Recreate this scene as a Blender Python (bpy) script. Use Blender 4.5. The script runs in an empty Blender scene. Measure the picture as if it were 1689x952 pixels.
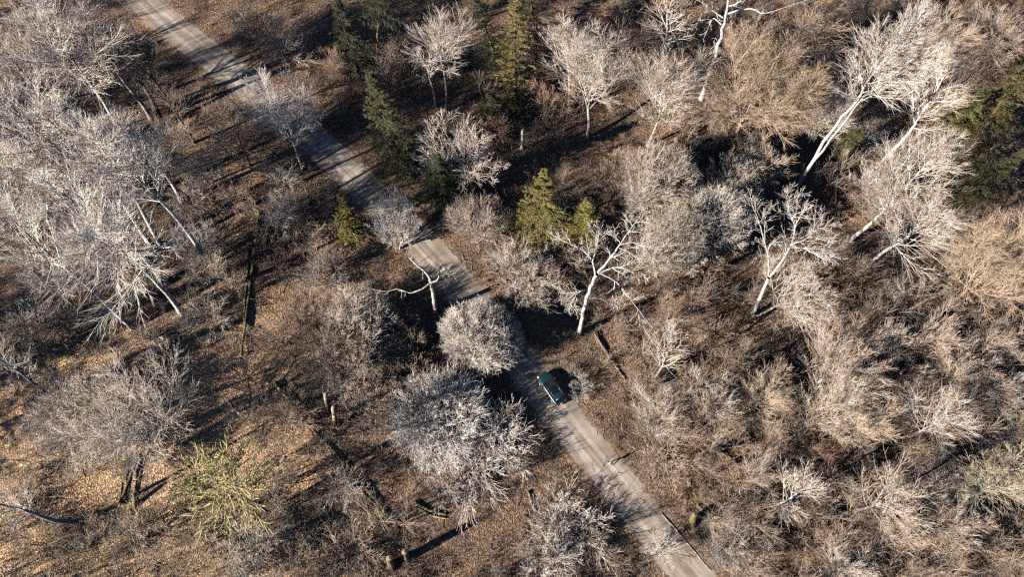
import bpy, bmesh, math, random
import numpy as np
from mathutils import Vector, Matrix, Quaternion, Euler

C = bpy.context.scene.collection
scene = bpy.context.scene
# ------------------------------------------------------------------ camera
CAM_H, TILT, FPX = 104.0, math.radians(21.7), 1314.0
cam_d = bpy.data.cameras.new("camera")
cam_d.sensor_width = 36.0
cam_d.lens = FPX / 1689.0 * 36.0
cam_d.clip_end = 2000.0
cam = bpy.data.objects.new("camera", cam_d)
cam.location = (0, 0, CAM_H)
cam.rotation_euler = (TILT, 0, 0)
C.objects.link(cam)
scene.camera = cam
# ------------------------------------------------------------------ sky and sun
SUN_ELEV, SHADOW_AZ = 22.5, 25.5          # shadows run 25.5 degrees above +X
world = bpy.data.worlds.new("World")
scene.world = world
world.use_nodes = True
wn = world.node_tree
sky = wn.nodes.new("ShaderNodeTexSky")
sky.sky_type = 'NISHITA'
sky.sun_disc = False
sky.sun_elevation = math.radians(SUN_ELEV)
sky.air_density = 0.36
sky.dust_density = 0.2
sky.ozone_density = 2.5
sky.sun_rotation = math.radians(90 - (SHADOW_AZ + 180))
wn.links.new(sky.outputs[0], wn.nodes["Background"].inputs[0])
wn.nodes["Background"].inputs[1].default_value = 0.05
sun_d = bpy.data.lights.new("sun", 'SUN')
sun_d.energy = 5.0
sun_d.angle = math.radians(0.5)
sun_d.color = (1.0, 0.91, 0.80)
sun = bpy.data.objects.new("sun", sun_d)
ca, ce = math.radians(SHADOW_AZ), math.radians(SUN_ELEV)
sun.rotation_euler = Vector((math.cos(ca) * math.cos(ce), math.sin(ca) * math.cos(ce), -math.sin(ce))).to_track_quat('-Z', 'Y').to_euler()
sun.location = (-100, -50, 60)
C.objects.link(sun)
scene.view_settings.view_transform = 'Standard'
scene.view_settings.look = 'None'
scene.view_settings.gamma = 1.0
scene.view_settings.exposure = 1.85
scene.cycles.use_denoising = False
scene.cycles.pixel_filter_type = 'BLACKMAN_HARRIS'
scene.cycles.filter_width = 1.3
scene.cycles.max_bounces = 4
scene.cycles.diffuse_bounces = 0
scene.cycles.glossy_bounces = 2
scene.cycles.transmission_bounces = 2

RNG = np.random.default_rng(7)
random.seed(7)
CT, ST = math.cos(TILT), math.sin(TILT)


def ground_at(px, py, z=0.0):
    """The point of height z seen at a pixel of the 1689 x 952 photograph."""
    x = (px - 844.5) / FPX
    y = -(py - 476.0) / FPX
    d = np.array([x, y * CT + ST, y * ST - CT])
    return np.array([0, 0, CAM_H]) + d * ((z - CAM_H) / d[2])


def px_size(p):
    """metres per photograph pixel at a point"""
    return (p[1] * ST + (CAM_H - p[2]) * CT) / FPX


# ------------------------------------------------------------------ materials
def new_mat(name):
    m = bpy.data.materials.new(name)
    m.use_nodes = True
    nt = m.node_tree
    return m, nt, nt.nodes["Principled BSDF"]


def N(nt, kind, **kw):
    n = nt.nodes.new(kind)
    for k, v in kw.items():
        if k in n.inputs:
            n.inputs[k].default_value = v
        else:
            setattr(n, k, v)
    return n


def ramp(nt, stops):
    r = nt.nodes.new("ShaderNodeValToRGB")
    el = r.color_ramp.elements
    while len(el) < len(stops):
        el.new(0.5)
    for e, (p, c) in zip(el, stops):
        e.position = p
        e.color = (*c, 1) if len(c) == 3 else c
    return r


def mix(nt, a, b, fac, blend='MIX'):
    m = nt.nodes.new("ShaderNodeMix")
    m.data_type = 'RGBA'
    m.blend_type = blend
    for sock, v in ((m.inputs[0], fac), (m.inputs[6], a), (m.inputs[7], b)):
        if hasattr(v, "is_linked") or hasattr(v, "links"):
            nt.links.new(v, sock)
        elif isinstance(v, (int, float)):
            sock.default_value = v
        else:
            sock.default_value = (*v, 1)
    return m.outputs[2]


def mth(nt, op, a, b=None, clamp=False):
    m = nt.nodes.new("ShaderNodeMath")
    m.operation = op
    m.use_clamp = clamp
    for i, v in enumerate((a, b)):
        if v is None:
            continue
        if isinstance(v, (int, float)):
            m.inputs[i].default_value = v
        else:
            nt.links.new(v, m.inputs[i])
    return m.outputs[0]


def simple(name, col, rough=0.6, metal=0.0, coat=0.0, var=0.15, scale=8.0):
    m, nt, b = new_mat(name)
    tc = N(nt, "ShaderNodeTexCoord")
    nz = N(nt, "ShaderNodeTexNoise", Scale=scale, Detail=4.0)
    nt.links.new(tc.outputs["Object"], nz.inputs["Vector"])
    r = ramp(nt, [(0.3, tuple(c * (1 - var) for c in col)), (0.7, tuple(min(1, c * (1 + var)) for c in col))])
    nt.links.new(nz.outputs[0], r.inputs[0])
    nt.links.new(r.outputs[0], b.inputs["Base Color"])
    b.inputs["Roughness"].default_value = rough
    b.inputs["Metallic"].default_value = metal
    b.inputs["Coat Weight"].default_value = coat
    return m


def bark_material(name, moss_in_patches, spec=0.2):
    """bark tinted by the object's colour; its alpha says how far moss covers the wood"""
    m, nt, b = new_mat(name)
    tc = N(nt, "ShaderNodeTexCoord")
    oi = N(nt, "ShaderNodeObjectInfo")
    n1 = N(nt, "ShaderNodeTexNoise", Scale=2.3, Detail=5.0, Roughness=0.65)
    nt.links.new(tc.outputs["Object"], n1.inputs["Vector"])
    r1 = ramp(nt, [(0.32, (0.62, 0.60, 0.58)), (0.62, (1.08, 1.08, 1.08))])
    nt.links.new(n1.outputs[0], r1.inputs[0])
    col = mix(nt, oi.outputs["Color"], r1.outputs[0], 1.0, 'MULTIPLY')
    if moss_in_patches:
        n2 = N(nt, "ShaderNodeTexNoise", Scale=0.9, Detail=4.0)
        nt.links.new(tc.outputs["Object"], n2.inputs["Vector"])
        sx = N(nt, "ShaderNodeSeparateXYZ")
        nt.links.new(tc.outputs["Object"], sx.inputs[0])
        low = mth(nt, 'SUBTRACT', 1.0, mth(nt, 'MULTIPLY', sx.outputs[2], 0.16), True)
        amt = mth(nt, 'ADD', mth(nt, 'MULTIPLY', low, 0.28), mth(nt, 'MULTIPLY', oi.outputs["Alpha"], 0.55))
        f = mth(nt, 'MULTIPLY', mth(nt, 'SUBTRACT', mth(nt, 'ADD', n2.outputs[0], amt), 0.82), 7.0, True)
        col = mix(nt, col, (0.135, 0.108, 0.055), f)
        # rings and scars
        wv = N(nt, "ShaderNodeTexNoise", Scale=1.0, Detail=3.0)
        mp = N(nt, "ShaderNodeMapping")
        mp.inputs["Scale"].default_value = (3, 3, 9)
        nt.links.new(tc.outputs["Object"], mp.inputs[0])
        nt.links.new(mp.outputs[0], wv.inputs["Vector"])
        r3 = ramp(nt, [(0.36, (0.28, 0.26, 0.24)), (0.50, (0.85, 0.85, 0.85)), (0.62, (1.05, 1.05, 1.05))])
        nt.links.new(wv.outputs[0], r3.inputs[0])
        col = mix(nt, col, r3.outputs[0], 1.0, 'MULTIPLY')
    nt.links.new(col, b.inputs["Base Color"])
    b.inputs["Roughness"].default_value = 0.85
    b.inputs["Specular IOR Level"].default_value = spec
    return m


M_TRUNK = bark_material("bark", True)
M_TWIG = bark_material("twig_bark", False)


def needle_material():
    m, nt, b = new_mat("needles")
    oi = N(nt, "ShaderNodeObjectInfo")
    tc = N(nt, "ShaderNodeTexCoord")
    nz = N(nt, "ShaderNodeTexNoise", Scale=1.7, Detail=4.0)
    nt.links.new(tc.outputs["Object"], nz.inputs["Vector"])
    r = ramp(nt, [(0.3, (0.55, 0.6, 0.6)), (0.7, (1.35, 1.25, 1.0))])
    nt.links.new(nz.outputs[0], r.inputs[0])
    nt.links.new(mix(nt, oi.outputs["Color"], r.outputs[0], 1.0, 'MULTIPLY'), b.inputs["Base Color"])
    b.inputs["Roughness"].default_value = 0.7
    b.inputs["Specular IOR Level"].default_value = 0.25
    return m


M_NEEDLE = needle_material()


def litter_color(nt, vec):
    """dead leaves: warm browns in leaf sized grains, patches of moss and grass"""
    n1 = N(nt, "ShaderNodeTexNoise", Scale=3.2, Detail=6.0, Roughness=0.75)
    n2 = N(nt, "ShaderNodeTexVoronoi", Scale=5.5)
    n3 = N(nt, "ShaderNodeTexNoise", Scale=0.16, Detail=6.0, Roughness=0.65)
    n4 = N(nt, "ShaderNodeTexNoise", Scale=0.5, Detail=4.0)
    for n in (n1, n2, n3, n4):
        nt.links.new(vec, n.inputs["Vector"])
    r1 = ramp(nt, [(0.30, (0.022, 0.017, 0.014)), (0.45, (0.085, 0.063, 0.050)), (0.57, (0.19, 0.145, 0.115)), (0.74, (0.42, 0.335, 0.27))])
    nt.links.new(n1.outputs[0], r1.inputs[0])
    sep = N(nt, "ShaderNodeSeparateColor")
    nt.links.new(n2.outputs["Color"], sep.inputs[0])
    r2 = ramp(nt, [(0.0, (0.55, 0.5, 0.48)), (0.5, (1.0, 0.95, 0.9)), (1.0, (1.5, 1.38, 1.25))])
    nt.links.new(sep.outputs[0], r2.inputs[0])
    col = mix(nt, r1.outputs[0], r2.outputs[0], 0.85, 'MULTIPLY')
    r3 = ramp(nt, [(0.36, (0.62, 0.60, 0.62)), (0.50, (1.0, 0.96, 0.92)), (0.64, (1.32, 1.2, 1.02))])
    nt.links.new(n3.outputs[0], r3.inputs[0])
    col = mix(nt, col, r3.outputs[0], 1.0, 'MULTIPLY')
    r4 = ramp(nt, [(0.60, (0, 0, 0)), (0.75, (1, 1, 1))])
    nt.links.new(n4.outputs[0], r4.inputs[0])
    col = mix(nt, col, (0.23, 0.165, 0.05), mth(nt, 'MULTIPLY', r4.outputs[0], 0.45))
    # golden sunlight painted into the litter and dry grass of the low corner
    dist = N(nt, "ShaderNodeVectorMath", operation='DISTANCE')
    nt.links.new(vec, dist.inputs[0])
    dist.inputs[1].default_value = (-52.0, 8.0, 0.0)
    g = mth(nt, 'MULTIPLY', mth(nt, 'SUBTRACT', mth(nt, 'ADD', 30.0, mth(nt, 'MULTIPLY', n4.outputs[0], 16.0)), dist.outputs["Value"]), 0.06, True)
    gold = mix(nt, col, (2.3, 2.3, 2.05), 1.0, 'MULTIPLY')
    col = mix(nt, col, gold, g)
    return col, n1.outputs[0], n2.outputs["Distance"]


def ground_material():
    m, nt, b = new_mat("leaf_litter")
    geo = N(nt, "ShaderNodeNewGeometry")
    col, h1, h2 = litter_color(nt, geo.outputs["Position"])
    nt.links.new(col, b.inputs["Base Color"])
    b.inputs["Roughness"].default_value = 0.95
    b.inputs["Specular IOR Level"].default_value = 0.1
    bp = N(nt, "ShaderNodeBump", Strength=0.9, Distance=0.12)
    nt.links.new(mth(nt, 'ADD', h1, h2), bp.inputs["Height"])
    nt.links.new(bp.outputs[0], b.inputs["Normal"])
    return m


def road_material():
    m, nt, b = new_mat("gravel_road")
    uv = N(nt, "ShaderNodeUVMap")
    geo = N(nt, "ShaderNodeNewGeometry")
    sx = N(nt, "ShaderNodeSeparateXYZ")
    nt.links.new(uv.outputs[0], sx.inputs[0])
    mp = N(nt, "ShaderNodeMapping")
    mp.inputs["Scale"].default_value = (1.6, 0.06, 1)
    nt.links.new(uv.outputs[0], mp.inputs[0])
    n1 = N(nt, "ShaderNodeTexNoise", Scale=1.5, Detail=5.0, Roughness=0.6)
    nt.links.new(mp.outputs[0], n1.inputs["Vector"])
    n2 = N(nt, "ShaderNodeTexNoise", Scale=7.0, Detail=5.0, Roughness=0.8)
    nt.links.new(geo.outputs["Position"], n2.inputs["Vector"])
    n3 = N(nt, "ShaderNodeTexNoise", Scale=0.35, Detail=4.0)
    nt.links.new(geo.outputs["Position"], n3.inputs["Vector"])
    r1 = ramp(nt, [(0.33, (0.215, 0.188, 0.162)), (0.66, (0.37, 0.327, 0.283))])
    nt.links.new(n1.outputs[0], r1.inputs[0])
    r2 = ramp(nt, [(0.3, (0.72, 0.72, 0.72)), (0.7, (1.2, 1.2, 1.2))])
    nt.links.new(n2.outputs[0], r2.inputs[0])
    r3 = ramp(nt, [(0.35, (0.72, 0.69, 0.67)), (0.65, (1.12, 1.12, 1.12))])
    nt.links.new(n3.outputs[0], r3.inputs[0])
    col = mix(nt, mix(nt, r1.outputs[0], r2.outputs[0], 1.0, 'MULTIPLY'), r3.outputs[0], 1.0, 'MULTIPLY')
    trk = mth(nt, 'SUBTRACT', 1.0, mth(nt, 'DIVIDE', mth(nt, 'ABSOLUTE', mth(nt, 'SUBTRACT', mth(nt, 'ABSOLUTE', sx.outputs[0]), 0.95)), 0.55), True)
    rt = ramp(nt, [(0.0, (0.84, 0.82, 0.80)), (0.7, (1.1, 1.1, 1.1))])
    nt.links.new(trk, rt.inputs[0])
    col = mix(nt, col, rt.outputs[0], 1.0, 'MULTIPLY')
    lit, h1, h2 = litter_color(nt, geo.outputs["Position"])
    edge = mth(nt, 'ABSOLUTE', sx.outputs[0])                       # metres from the centre line
    n4 = N(nt, "ShaderNodeTexNoise", Scale=0.55, Detail=7.0, Roughness=0.7)
    nt.links.new(geo.outputs["Position"], n4.inputs["Vector"])
    e = mth(nt, 'ADD', edge, mth(nt, 'MULTIPLY', mth(nt, 'SUBTRACT', n4.outputs[0], 0.5), 2.2))
    f = mth(nt, 'MULTIPLY', mth(nt, 'SUBTRACT', e, 2.5), 3.0, True)
    # scattered leaves on the gravel
    vo = N(nt, "ShaderNodeTexVoronoi", Scale=2.2)
    nt.links.new(geo.outputs["Position"], vo.inputs["Vector"])
    leaf = mth(nt, 'MULTIPLY', mth(nt, 'LESS_THAN', vo.outputs["Distance"], 0.11), 0.5)
    nt.links.new(mix(nt, col, lit, mth(nt, 'MAXIMUM', f, leaf)), b.inputs["Base Color"])
    b.inputs["Roughness"].default_value = 0.9
    b.inputs["Specular IOR Level"].default_value = 0.2
    bp = N(nt, "ShaderNodeBump", Strength=0.5, Distance=0.04)
    nt.links.new(n2.outputs[0], bp.inputs["Height"])
    nt.links.new(bp.outputs[0], b.inputs["Normal"])
    return m


# ------------------------------------------------------------------ mesh helpers
def mesh_np(name, verts, quads, mat, tris=None, smooth=True):
    me = bpy.data.meshes.new(name)
    nq = len(quads)
    nt_ = 0 if tris is None else len(tris)
    me.vertices.add(len(verts))
    me.vertices.foreach_set("co", np.asarray(verts, np.float32).ravel())
    loops = np.asarray(quads, np.int32).ravel()
    starts = np.arange(nq, dtype=np.int32) * 4
    if nt_:
        loops = np.concatenate([loops, np.asarray(tris, np.int32).ravel()])
        starts = np.concatenate([starts, nq * 4 + np.arange(nt_, dtype=np.int32) * 3])
    me.loops.add(len(loops))
    me.loops.foreach_set("vertex_index", loops)
    me.polygons.add(nq + nt_)
    me.polygons.foreach_set("loop_start", starts)
    if smooth:
        me.polygons.foreach_set("use_smooth", np.ones(nq + nt_, bool))
    me.materials.append(mat)
    me.update(calc_edges=True)
    me.validate()
    return me


def norm(v):
    return v / np.maximum(np.linalg.norm(v, axis=-1, keepdims=True), 1e-9)


def grow(P0, D, L, n, wander, up):
    k = len(P0)
    pts = np.zeros((k, n, 3))
    pts[:, 0] = P0
    d = norm(D)
    step = (np.asarray(L) / (n - 1))[:, None]
    upv = np.array([0, 0, 1.0])
    for i in range(1, n):
        d = norm(d + RNG.normal(0, wander, (k, 3)) + up * upv)
        pts[:, i] = pts[:, i - 1] + d * step
    return pts


def taper(r0, r1, n, power=1.0):
    t = np.linspace(0, 1, n)[None, :] ** power
    return np.asarray(r0)[:, None] * (1 - t) + np.asarray(r1)[:, None] * t


def spawn(paths, radii, k, f0, f1, ang, sd):
    """k side shoots on every path; returns start, direction, place along the parent, parent radius, parent index"""
    n_p, n, _ = paths.shape
    f = (np.arange(k)[None, :] + RNG.random((n_p, k))) / k
    f = f0 + (f1 - f0) * f
    x = f * (n - 1)
    i = np.minimum(x.astype(int), n - 2)
    w = (x - i)[..., None]
    ip = np.arange(n_p)[:, None]
    a, b = paths[ip, i], paths[ip, i + 1]
    start = a * (1 - w) + b * w
    t = norm(b - a)
    rad = radii[ip, i] * (1 - w[..., 0]) + radii[ip, i + 1] * w[..., 0]
    ref = np.where(np.abs(t[..., 2:3]) > 0.9, np.array([1.0, 0, 0]), np.array([0, 0, 1.0]))
    u = norm(np.cross(t, ref))
    v = np.cross(t, u)
    az = RNG.random((n_p, 1)) * 6.28 + np.arange(k)[None, :] * 2.4 + RNG.normal(0, 0.5, (n_p, k))
    side = u * np.cos(az)[..., None] + v * np.sin(az)[..., None]
    an = (ang(f) if callable(ang) else np.full(f.shape, ang)) + RNG.normal(0, sd, f.shape)
    d = t * np.cos(an)[..., None] + side * np.sin(an)[..., None]
    idx = np.repeat(np.arange(n_p), k)
    return start.reshape(-1, 3), d.reshape(-1, 3), f.ravel(), rad.ravel(), idx


def tubes(paths, radii, k):
    n_p, n, _ = paths.shape
    t = np.empty_like(paths)
    t[:, 1:-1] = paths[:, 2:] - paths[:, :-2]
    t[:, 0] = paths[:, 1] - paths[:, 0]
    t[:, -1] = paths[:, -1] - paths[:, -2]
    t = norm(t)
    ref = norm(np.cross(paths[:, -1] - paths[:, 0], RNG.normal(0, 1, (n_p, 3))))[:, None, :]
    u = norm(ref - t * np.sum(ref * t, -1, keepdims=True))
    v = np.cross(t, u)
    a = np.arange(k) * 2 * math.pi / k
    ring = u[:, :, None, :] * np.cos(a)[None, None, :, None] + v[:, :, None, :] * np.sin(a)[None, None, :, None]
    verts = paths[:, :, None, :] + ring * radii[:, :, None, None]
    idx = np.arange(n_p * n * k).reshape(n_p, n, k)
    nx = np.roll(idx, -1, axis=2)
    q = np.stack([idx[:, :-1], nx[:, :-1], nx[:, 1:], idx[:, 1:]], -1)
    return verts.reshape(-1, 3), q.reshape(-1, 4)


class Heap:
    """collects tubes and loose quads into one mesh"""
    def __init__(self):
        self.v, self.q, self.n = [], [], 0

    def add(self, v, q):
        self.v.append(v)
        self.q.append(q + self.n)
        self.n += len(v)

    def tube(self, paths, radii, k=3):
        self.add(*tubes(np.asarray(paths), np.asarray(radii), k))

    def mesh(self, name, mat, smooth=True):
        return mesh_np(name, np.concatenate(self.v), np.concatenate(self.q), mat, smooth=smooth)


def twigs(h, paths, radii, spec):
    """grow the finer orders of shoots on a set of paths into heap h.
    spec: list of (count, f0, f1, angle, length as share of the parent's, points, wander, up, r0, r1)"""
    L = np.linalg.norm(paths[:, -1] - paths[:, 0], axis=-1)
    for (k, f0, f1, ang, ls, n, wander, up, r0, r1) in spec:
        P, D, f, pr, idx = spawn(paths, radii, k, f0, f1, ang, 0.22)
        ln = L[idx] * ls * (1.15 - 0.6 * f) * RNG.uniform(0.6, 1.3, len(f))
        ln = np.maximum(ln, 0.18)
        paths = grow(P, D, ln, n, wander, up)
        rr = np.minimum(r0, pr * 0.8)
        radii = taper(rr, np.minimum(r1, rr), n)
        h.tube(paths, radii, 3)
        L = ln


# ------------------------------------------------------------------ tree kinds (parts at true size for a height H and a crown radius R)
def fine(h, L1, R1, s2=0.29, s3=0.27, a2=0.52, a3=0.38, f2=0.60, f3=0.54, r2=0.031, r3=0.0145, w=0.035, up=0.05, cap=24000, env=None):
    """two finer orders of twigs, spaced s2 and s3 metres apart along the wood that bears them"""
    ln = np.linalg.norm(L1[:, -1] - L1[:, 0], axis=-1)
    k2 = int(np.clip(round(ln.mean() / s2), 4, 26))
    P, D, f, pr, idx = spawn(L1, R1, k2, 0.12, 1.0, a2, 0.16)
    l2 = np.maximum(ln[idx] * f2 * (1.15 - 0.7 * f) * RNG.uniform(0.6, 1.25, len(f)), 0.35)
    if env is not None:
        l2 = np.clip(np.minimum(l2, env(P, D)), 0.25, None)
    L2 = grow(P, D, l2, 5, w, up)
    rr = np.minimum(r2, pr * 0.8)
    R2 = taper(rr, np.minimum(0.011, rr), 5)
    h.tube(L2, R2, 3)
    k3 = int(np.clip(round(l2.mean() / s3), 3, 16))
    k3 = max(3, min(k3, int(cap / len(l2))))
    P, D, f, pr, idx = spawn(L2, R2, k3, 0.10, 1.0, a3, 0.16)
    l3 = np.clip(l2[idx] * f3 * (1.2 - 0.6 * f) * RNG.uniform(0.6, 1.3, len(f)), 0.22, 1.3)
    L3 = grow(P, D, l3, 3, w * 1.1, up * 0.7)
    h.tube(L3, taper(np.full(len(f), r3), np.full(len(f), r3 * 0.3), 3), 3)


def envelope(c, rx, rz, jag=(0.8, 1.08)):
    """how far a shoot can run from P along D before it leaves a rounded crown"""
    def reach(P, D):
        p = (P - np.array([0, 0, c])) / np.array([rx, rx, rz])
        d = norm(D) / np.array([rx, rx, rz])
        A, B, Q = (d * d).sum(-1), (p * d).sum(-1), (p * p).sum(-1) - 1
        return np.maximum((-B + np.sqrt(np.maximum(B * B - A * Q, 0))) / A, 0.0) * RNG.uniform(jag[0], jag[1], len(P))
    return reach


def trunk_of(H, thick, n=14, wob=0.03, seg=9):
    tr = grow(np.zeros((1, 3)), np.array([[0, 0, 1.0]]), [H * 0.97], n, wob, 0.03)
    tr[:, :, :2] -= np.linspace(0, 1, n)[None, :, None] * tr[:, -1:, :2] * 0.8
    rad = taper([thick], [0.03], n, 0.9)
    rad[0, 0] *= 1.35
    ht = Heap()
    ht.tube(tr, rad, seg)
    return tr, rad, ("trunk", ht.mesh("trunk", M_TRUNK), M_TRUNK)


def beech_kind(H, R, cf=0.50, a0=1.05, a1=0.45, gap=0.52, tk=0.0105):
    tr, rad, tp = trunk_of(H, tk * H)
    hc = Heap()
    limbs = int(np.clip(H * (1 - cf) / gap, 14, 34))
    P, D, f, pr, idx = spawn(tr, rad, limbs, cf, 0.985, lambda f: a0 + (a1 - a0) * (f - cf) / (1 - cf), 0.14)
    u = (f - cf) / (1 - cf)
    ln = R * 1.25 * (1 - 0.70 * u ** 1.6) * RNG.uniform(0.7, 1.2, len(f)) * np.where(u < 0.12, 0.75, 1.0)
    L1 = grow(P, D, ln, 8, 0.055, 0.07)
    R1 = taper(np.minimum(pr * 0.55, 0.014 * ln + 0.025), np.full(len(f), 0.016), 8)
    hc.tube(L1, R1, 4)
    fine(hc, L1, R1)
    return [tp, ("crown", hc.mesh("crown", M_TWIG), M_TWIG)]


def oak_kind(H, R, fork=0.34, n_limb=8, tk=0.0135):
    th = H * fork
    tr = grow(np.zeros((1, 3)), np.array([[0, 0, 1.0]]), [th], 8, 0.05, 0.05)
    thick = tk * H
    rad = taper([thick], [thick * 0.7], 8)
    rad[0, 0] *= 1.3
    ht = Heap()
    ht.tube(tr, rad, 10)
    parts = [("trunk", ht.mesh("trunk", M_TRUNK), M_TRUNK)]
    P, D, f, pr, idx = spawn(tr, rad, n_limb, 0.72, 1.0, 0.5, 0.05)
    az = np.arange(n_limb) * 2.4 + RNG.uniform(-0.3, 0.3, n_limb)
    an = np.where(np.arange(n_limb) % 3 == 2, 0.28, 0.85) * np.arctan2(R, H - th) * 1.5 * RNG.uniform(0.8, 1.1, n_limb)
    D = np.stack([np.sin(an) * np.cos(az), np.sin(an) * np.sin(az), np.cos(an)], -1)
    ln = np.hypot(H - th, R) * RNG.uniform(0.78, 1.0, n_limb) * 0.88
    LM = grow(P, D, ln, 10, 0.11, 0.05)
    RM = taper(pr * RNG.uniform(0.35, 0.6, n_limb), np.full(n_limb, 0.025), 10)
    for i in range(n_limb):
        hl = Heap()
        hl.tube(LM[i:i + 1], RM[i:i + 1], 7)
        parts.append(("limb", hl.mesh("limb", M_TRUNK), M_TRUNK))
    hc = Heap()
    k = int(np.clip(ln.mean() / 0.75, 7, 16))
    P, D, f, pr, idx = spawn(LM, RM, k, 0.18, 1.0, 0.75, 0.2)
    env = envelope(H * 0.66, R, H * 0.40)
    ln2 = np.clip(np.minimum(ln[idx] * 0.5 * (1.15 - 0.6 * f) * RNG.uniform(0.6, 1.25, len(f)), env(P, D)), 0.3, None)
    L1 = grow(P, D, ln2, 7, 0.13, 0.05)
    R1 = taper(np.minimum(pr * 0.6, 0.06), np.full(len(f), 0.014), 7)
    hc.tube(L1, R1, 4)
    fine(hc, L1, R1, s2=0.36, s3=0.26, a2=0.58, a3=0.45, r2=0.03, r3=0.0165, w=0.08, up=0.04, cap=30000, env=env)
    parts.append(("crown", hc.mesh("crown", M_TWIG), M_TWIG))
    return parts


def dome_kind(H, R, stems=11, spread=0.85, up=0.07, jag=(0.55, 1.15), s3=0.23):
    az = np.arange(stems) * 2.4 + RNG.random(stems)
    an = spread * np.sqrt((np.arange(stems) + 0.6) / stems) * RNG.uniform(0.85, 1.1, stems)
    D = np.stack([np.sin(an) * np.cos(az), np.sin(an) * np.sin(az), np.cos(an)], -1)
    P = np.stack([np.cos(az) * 0.12, np.sin(az) * 0.12, np.zeros(stems)], -1)
    ln = np.hypot(H * np.cos(an), R * np.sin(an)) * RNG.uniform(0.72, 0.9, stems)
    S = grow(P, D, ln, 8, 0.08, 0.03)
    RS = taper(np.full(stems, 0.008 * H + 0.02), np.full(stems, 0.014), 8)
    parts = []
    for i in range(stems):
        hs = Heap()
        hs.tube(S[i:i + 1], RS[i:i + 1], 6)
        parts.append(("stem", hs.mesh("stem", M_TRUNK), M_TRUNK))
    hc = Heap()
    k1 = int(np.clip(ln.mean() / 0.42, 7, 20))
    P, D, f, pr, idx = spawn(S, RS, k1, 0.15, 1.0, 0.7, 0.2)
    env = envelope(H * 0.48, R, H * 0.54, jag)
    ln2 = np.clip(env(P, D) * RNG.uniform(0.7, 1.0, len(f)), 0.3, max(R, H) * 0.75)
    L1 = grow(P, D, ln2, 6, 0.08, up * 0.6)
    R1 = taper(np.minimum(pr * 0.6, 0.036), np.full(len(f), 0.011), 6)
    hc.tube(L1, R1, 3)
    fine(hc, L1, R1, s2=0.27, s3=s3, a2=0.55, a3=0.42, f3=0.55, r2=0.024, r3=0.015, w=0.06, up=up, cap=40000, env=env)
    parts.append(("crown", hc.mesh("crown", M_TWIG), M_TWIG))
    return parts


def broom_kind(H, R, stems=3):
    """young tree: slim stems, steep fan of shoots"""
    az = np.arange(stems) * 2.1 + RNG.random(stems)
    an = RNG.uniform(0.04, 0.20, stems)
    D = np.stack([np.sin(an) * np.cos(az), np.sin(an) * np.sin(az), np.cos(an)], -1)
    P = np.stack([np.cos(az) * 0.10, np.sin(az) * 0.10, np.zeros(stems)], -1)
    ln = H * RNG.uniform(0.78, 1.0, stems)
    S = grow(P, D, ln, 9, 0.05, 0.03)
    RS = taper(np.full(stems, 0.0075 * H), np.full(stems, 0.012), 9)
    parts = []
    for i in range(stems):
        hs = Heap()
        hs.tube(S[i:i + 1], RS[i:i + 1], 6)
        parts.append(("stem", hs.mesh("stem", M_TRUNK), M_TRUNK))
    hc = Heap()
    k1 = int(np.clip(H * 0.8 / 0.5, 8, 22))
    P, D, f, pr, idx = spawn(S, RS, k1, 0.22, 1.0, 0.72, 0.14)
    ln2 = R * 1.3 * (1.0 - 0.45 * f) * RNG.uniform(0.7, 1.2, len(f))
    L1 = grow(P, D, ln2, 6, 0.07, 0.12)
    R1 = taper(np.minimum(pr * 0.6, 0.034), np.full(len(f), 0.010), 6)
    hc.tube(L1, R1, 3)
    fine(hc, L1, R1, s2=0.31, s3=0.22, a2=0.46, a3=0.34, f3=0.58, r2=0.023, r3=0.0145, w=0.05, up=0.08, cap=22000)
    parts.append(("crown", hc.mesh("crown", M_TWIG), M_TWIG))
    return parts


def spruce_kind(H, R, cf=0.05, gap=0.62, open_=0.0):
    """a pointed cone of separate layered boughs"""
    tr = grow(np.zeros((1, 3)), np.array([[0, 0, 1.0]]), [H], 12, 0.012, 0.02)
    rad = taper([0.014 * H], [0.02], 12)
    ht = Heap()
    ht.tube(tr, rad, 8)
    hc = Heap()
    nb = int(np.clip(H * (1 - cf) / gap, 12, 34)) * 6
    P, D, f, pr, idx = spawn(tr, rad, nb, cf, 0.99, lambda f: 1.8 - 0.95 * f ** 2, 0.10)
    u = (f - cf) / (1 - cf)
    ln = np.maximum(R * 1.12 * (1 - u) ** 0.9, 0.25) * RNG.uniform(0.55, 1.2, nb) * np.where(u < 0.08, 0.8, 1.0)
    L1 = grow(P, D, ln, 6, 0.06, 0.02)
    R1 = taper(np.full(nb, 0.032), np.full(nb, 0.012), 6)
    hc.tube(L1, R1, 3)
    k = int(np.clip(ln.mean() / 0.17, 7, 14))
    P, D, f2, pr, idx = spawn(L1, R1, k, 0.10, 1.0, 0.80, 0.15)
    D[:, 2] = D[:, 2] * 0.3 - 0.08
    l2 = np.maximum(ln[idx] * 0.36 * (1.2 - 0.85 * f2), 0.2) * RNG.uniform(0.7, 1.25, len(f2))
    L2 = grow(P, D, l2, 4, 0.09, -0.04)
    R2 = np.stack([np.full(len(f2), w) for w in (0.02, 0.035, 0.03, 0.008)], -1)
    hc.tube(L2, R2, 3)
    P, D, f3, pr, idx = spawn(L2, R2, 13, 0.02, 1.0, 0.85, 0.25)
    L3 = grow(P, D, RNG.uniform(0.10, 0.24, len(f3)), 2, 0.1, 0.03)
    hc.tube(L3, taper(np.full(len(f3), 0.020), np.full(len(f3), 0.006), 2), 3)
    return [("trunk", ht.mesh("trunk", M_TRUNK), M_TRUNK), ("crown", hc.mesh("crown", M_NEEDLE), M_NEEDLE)]


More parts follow.
